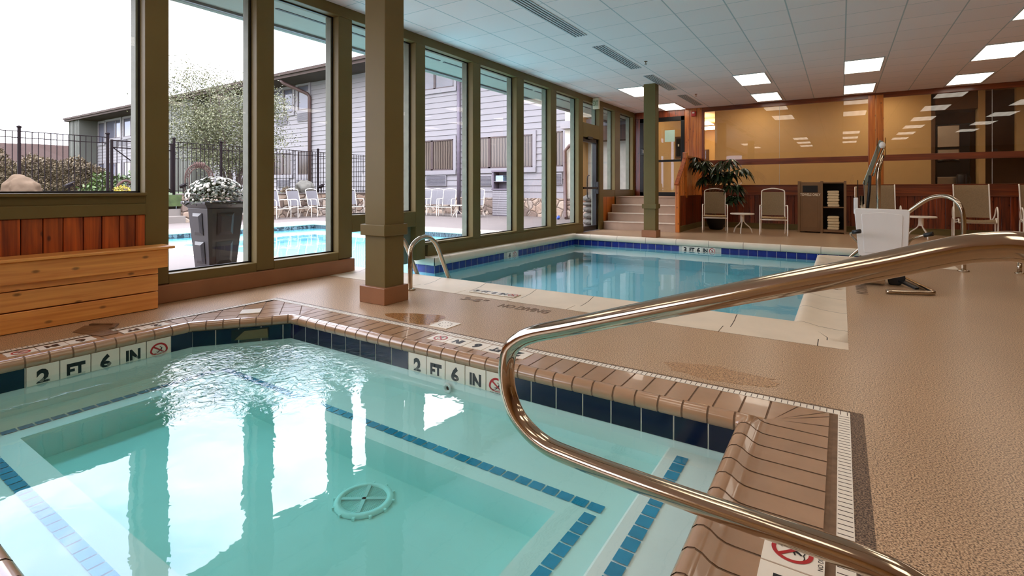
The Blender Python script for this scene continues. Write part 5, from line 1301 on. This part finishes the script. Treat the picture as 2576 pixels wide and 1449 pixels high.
# planter with chrysanthemums
px, py = -6.78, 3.42
r = thing('planter','tall tapered charcoal planter with panelled sides outside the window','planter',(px,py,0),.03)
def taper(bm, w0, w1, z0, z1):
    a = [bm.verts.new((s*w0/2,t*w0/2,z0)) for s, t in ((-1,-1),(1,-1),(1,1),(-1,1))]; c = [bm.verts.new((s*w1/2,t*w1/2,z1)) for s, t in ((-1,-1),(1,-1),(1,1),(-1,1))]
    bm.faces.new(list(reversed(a))); bm.faces.new(c)
    for i in range(4): bm.faces.new((a[i],a[(i+1)%4],c[(i+1)%4],c[i]))
b = NB(); taper(b,.34,.46,0,.78); obj('body', b, M['planter'], r, world=False, bevel=.006)
b = NB(); taper(b,.46,.55,.78,.83); taper(b,.58,.58,.83,.865); obj('rim', b, M['planter'], r, world=False, bevel=.006)
for k in range(4):
    b = NB()
    for z0, z1 in ((.08,.36),(.44,.72)):
        ya = -(.34+.12*z0/.78)/2-.008; yb = -(.34+.12*z1/.78)/2-.008
        vs = [(-.10,ya,z0),(.10,ya,z0),(.105,yb,z1),(-.105,yb,z1)]; inn = [(-.06,ya-.022,z0+.04),(.06,ya-.022,z0+.04),(.065,yb-.022,z1-.04),(-.065,yb-.022,z1-.04)]
        A = [b.verts.new(v) for v in vs]; B = [b.verts.new(v) for v in inn]; b.faces.new(B)
        for i in range(4): b.faces.new((A[i],A[(i+1)%4],B[(i+1)%4],B[i]))
    bmesh.ops.rotate(b, cent=(0,0,0), matrix=Matrix.Rotation(k*PI/2,3,'Z'), verts=b.verts); obj('raised_panel', b, M['planter'], r, world=False)
r = thing('chrysanthemum','white chrysanthemum bush growing in the charcoal planter','flowers',(px,py,.85))
q = random.Random(21); b = NB()
def dome(rx, rz, lo=-.1):
    while True:
        v = Vector((q.uniform(-1,1),q.uniform(-1,1),q.uniform(lo,1)))
        if .25 < v.length < 1: v.normalize(); return Vector((v.x*rx, v.y*rx, v.z*rz))
for k in range(900):
    v = dome(.34,.29)*q.uniform(.55,1.0); leaf(b,(px+v.x,py+v.y,.88+v.z),(v.x+q.uniform(-.3,.3),v.y+q.uniform(-.3,.3),v.z*.6+q.uniform(-.2,.2)),.06,.03,.3)
obj('leaves', b, M['leaf_mum'], r)
b = NB()
for k in range(330):
    v = dome(.37,.31,-.05)
    if v.z < .14 and q.random() < .55: continue
    c = Vector((px,py,.87))+v; n = v.normalized(); t = n.orthogonal().normalized(); u = n.cross(t); rad = q.uniform(.014,.024)
    ce_ = b.verts.new(c+n*rad*.3); rg = [b.verts.new(c+(t*math.cos(2*PI*j/9)+u*math.sin(2*PI*j/9))*rad*(1 if j % 2 else .85)) for j in range(9)]
    for j in range(9): b.faces.new((ce_,rg[j],rg[(j+1)%9]))
o = obj('blossoms', b, M['mum'], r, 'dense white blossoms', kind='stuff')
# garden items on the wall
def boulder(x, y, z, sx, sy, sz, label, m, seed, rot=0):
    b = NB(); bmesh.ops.create_icosphere(b, subdivisions=4, radius=1); q = random.Random(seed)
    o3 = Vector((q.uniform(0,50),q.uniform(0,50),q.uniform(0,50)))
    for v in b.verts:
        c = v.co.copy(); f = 1+.38*noise.noise(c*1.1+o3)+.16*noise.noise(c*2.6+o3)+.05*noise.noise(c*7+o3)
        v.co = Vector((c.x*sx,c.y*sy,max(c.z,-.4)*sz))*f
    for f in b.faces: f.smooth = True
    bmesh.ops.transform(b, matrix=Matrix.Translation((x,y,z)) @ Matrix.Rotation(rot,4,'Z'), verts=b.verts)
    tag(obj('boulder', b, m), label, 'boulder', 'boulders on the fieldstone wall')
boulder(-16.95,3.92,1.02,.25,.33,.33,'tan boulder on the wall at the left behind the bench window',M['boulder'],2)
boulder(-16.95,8.72,1.02,.25,.36,.30,'pale boulder half hidden behind the white flowers',M['boulder_w'],3)
boulder(-16.95,11.8,1.02,.26,.36,.34,'pale rough boulder on the wall above the patio chairs',M['boulder_w'],8)
def lamp(x, y, label):
    r = thing('path_light', label, 'path light', (x,y,.86), group='small black landscape lights')
    b = NB(); tube(b,[(x,y,.84),(x,y,1.06)],.018,8); obj('stake', b, M['iron'], r)
    b = NB(); obox(b,(x,y,1.1),(.14,.16,.05),Matrix.Rotation(.5,3,'X')); obox(b,(x,y,1.16),(.2,.22,.015),Matrix.Rotation(.5,3,'X')); obj('hood', b, M['iron'], r)
lamp(-17.0,4.85,'small black landscape light left of the gate shrub'); lamp(-17.0,7.6,'small black landscape light left of the planter'); lamp(-17.0,12.55,'small black landscape light right of the rough boulder')
def bush(x, y, z, rx, ry, rz, n, mat, label, cat='shrub', group=None, ls=.09, name='shrub', seed=1, lo=-.2):
    q = random.Random(seed); r = thing(name, label, cat, (x,y,z), group=group); b = NB()
    for k in range(n):
        while True:
            v = Vector((q.uniform(-1,1),q.uniform(-1,1),q.uniform(lo,1)))
            if v.length < 1: break
        v = v.normalized()*(v.length**.45)*(1+.35*noise.noise(v.normalized()*1.7+Vector((seed*7.1,0,0)))); p = Vector((x+v.x*rx,y+v.y*ry,z+v.z*rz+.1*math.sin(5*v.x)*rz))
        leaflet(b,p,(q.uniform(-1,1),q.uniform(-1,1),q.uniform(-.4,.9)),ls*q.uniform(.7,1.3),ls*.55)
    obj('foliage', b, M[mat] if isinstance(mat, str) else mat, r)
    b = NB()
    for k in range(5): tube(b,[(x+q.uniform(-.1,.1),y+q.uniform(-.1,.1),z-.05),(x+q.uniform(-.5,.5)*rx,y+q.uniform(-.5,.5)*ry,z+rz*.6)],.02,6)
    obj('stems', b, M['bark'], r)
    return r
bush(-19.4,6.9,.9,.8,1.15,.62,1100,'leaf_mid','rounded green shrub beyond the gate',seed=2,ls=.13)
bush(-17.0,6.05,.93,.16,.24,.17,260,'mum_y','small yellow chrysanthemum on the wall by the gate','flowers',name='yellow_mum',seed=3,ls=.05)
bush(-17.0,10.25,.93,.12,.22,.22,120,'leaf_mid','small spiky green plant on the wall above the chairs','plant',name='wall_plant',seed=4,ls=.14)
bush(-17.0,11.05,.93,.10,.16,.16,120,'leaf_rust','small reddish plant on the wall above the chairs','plant',name='wall_plant',seed=5,ls=.07)
r = thing('trellis','low brown wicker hoop behind the yellow chrysanthemum','trellis',(-17.1,6.15,.88))
b = NB(); tube(b,[(-17.12,5.93,.85),(-17.12,5.96,1.12),(-17.12,6.15,1.26),(-17.12,6.34,1.12),(-17.12,6.37,.85)],.035,10,5); obj('hoop', b, M['rust'], r)
r = thing('garden_arch','rusted scrollwork garden arch behind the white flowers','arch',(-17.0,8.05,.85))
b = NB()
for rr in (.42,.30): tube(b,[(-17.0,8.07-rr,.85)]+[(-17.0,8.07-rr*math.cos(a*PI/12),1.38+rr*1.05*math.sin(a*PI/12)) for a in range(13)]+[(-17.0,8.07+rr,.85)],.018,8)
obj('hoops', b, M['rust'], r)
b = NB()
for k in range(15):
    a = k*PI/14; cyy, cz = 8.07-.36*math.cos(a), 1.38+.378*math.sin(a); s = .05
    tube(b,[(-17.0,cyy+s*math.cos(t*.6)*(1-t/14),cz+s*math.sin(t*.6)*(1-t/14)) for t in range(12)],.011,6)
for k in range(5): a = PI/2+(k-2)*.16; tube(b,[(-17.0,8.07-.30*math.cos(a),1.38+.31*math.sin(a)),(-17.0,8.07-.5*math.cos(a),1.38+.50*math.sin(a))],.024,6)
obj('scrolls', b, M['rust'], r)
# tree
r = thing('young_tree','young multi-stemmed tree with airy green leaves beyond the fence','tree',(-19,10.25,.84))
q = random.Random(9); b = NB(); tips = []
for k in range(6):
    a = k*1.05+.3; x0, y0 = -19+.1*math.cos(a), 10.25+.1*math.sin(a)
    m1 = Vector((-19+.35*math.cos(a),10.25+.5*math.sin(a),1.9)); m2 = Vector((-19+.8*math.cos(a),10.25+1.1*math.sin(a),3.2+q.uniform(-.2,.4))); m3 = Vector((-19+1.0*math.cos(a),10.25+1.45*math.sin(a),4.2+q.uniform(-.3,.8)))
    tube(b,[(x0,y0,.8),m1,m2,m3],[.055,.045,.025,.01],8,4)
    for j in range(9):
        t = q.random(); p = m1.lerp(m2,t) if q.random() < .6 else m2.lerp(m3,t); e = p+Vector((q.uniform(-1,1),q.uniform(-1,1)*1.3,q.uniform(-.25,.7)))*.85
        tube(b,[p,(p+e)/2+Vector((0,0,.1)),e],[.018,.012,.005],5,2); tips += [e,(p+e)/2]
    tips += [m3, m3+Vector((0,0,.3))]
obj('trunks', b, M['bark'], r)
b = NB()
for e in tips:
    for k in range(250):
        p = e+Vector((q.gauss(0,.28),q.gauss(0,.36),q.gauss(0,.22))); leaflet(b,p,(q.uniform(-1,1),q.uniform(-1,1),q.uniform(-.8,.5)),q.uniform(.05,.085),.042)
obj('foliage', b, M['leaf'], r)
# far background
for i, (x, y, rx, ry, rz, m, lb) in enumerate([(-41.5,7.8,1.4,1.9,2.2,'leaf_rust','brownish shrub thicket beyond the lawn at the left edge'),(-42.5,10.3,1.4,1.9,1.9,'leaf_rust','brownish shrub thicket beyond the lawn behind the boulder'),(-43.5,12.8,1.4,1.7,2.1,'leaf_rust','brownish shrub thicket right before the end fin'),(-38.5,5.6,1.4,1.2,2.4,'leaf_mid','green shrub thicket beyond the lawn, cut off by the frame')]):
    bush(x,y,.9,rx,ry,rz,9000,m,lb,group='shrub thickets beyond the lawn',ls=.16,name='thicket',seed=30+i)
def house(x, y, w, d, h, rh, label, hip=False):
    r = thing('house', label, 'house', (x,y,.8), group='houses on the skyline')
    b = NB(); box(b,x-d/2,x+d/2,y-w/2,y+w/2,.8,h); obj('walls', b, M['house_wall'], r)
    b = NB(); o = 1.5 if hip else .0
    A = [(x-d/2-.4,y-w/2-.4,h),(x+d/2+.4,y-w/2-.4,h),(x+d/2+.4,y+w/2+.4,h),(x-d/2-.4,y+w/2+.4,h)]; T0, T1 = (x,y-w/2+o*2,h+rh),(x,y+w/2-o*2,h+rh)
    a = [b.verts.new(p) for p in A]; t0, t1 = b.verts.new(T0), b.verts.new(T1)
    b.faces.new((a[0],a[1],t0)); b.faces.new((a[1],a[2],t1,t0)); b.faces.new((a[2],a[3],t1)); b.faces.new((a[3],a[0],t0,t1)); obj('roof', b, M['house_roof'], r)
house(-70,15.5,9,9,3.0,2.6,'brown roofed house on the skyline at the left edge',True); house(-90,25.0,9,10,3.0,4.0,'long brown roofed house on the skyline beside the end fin')
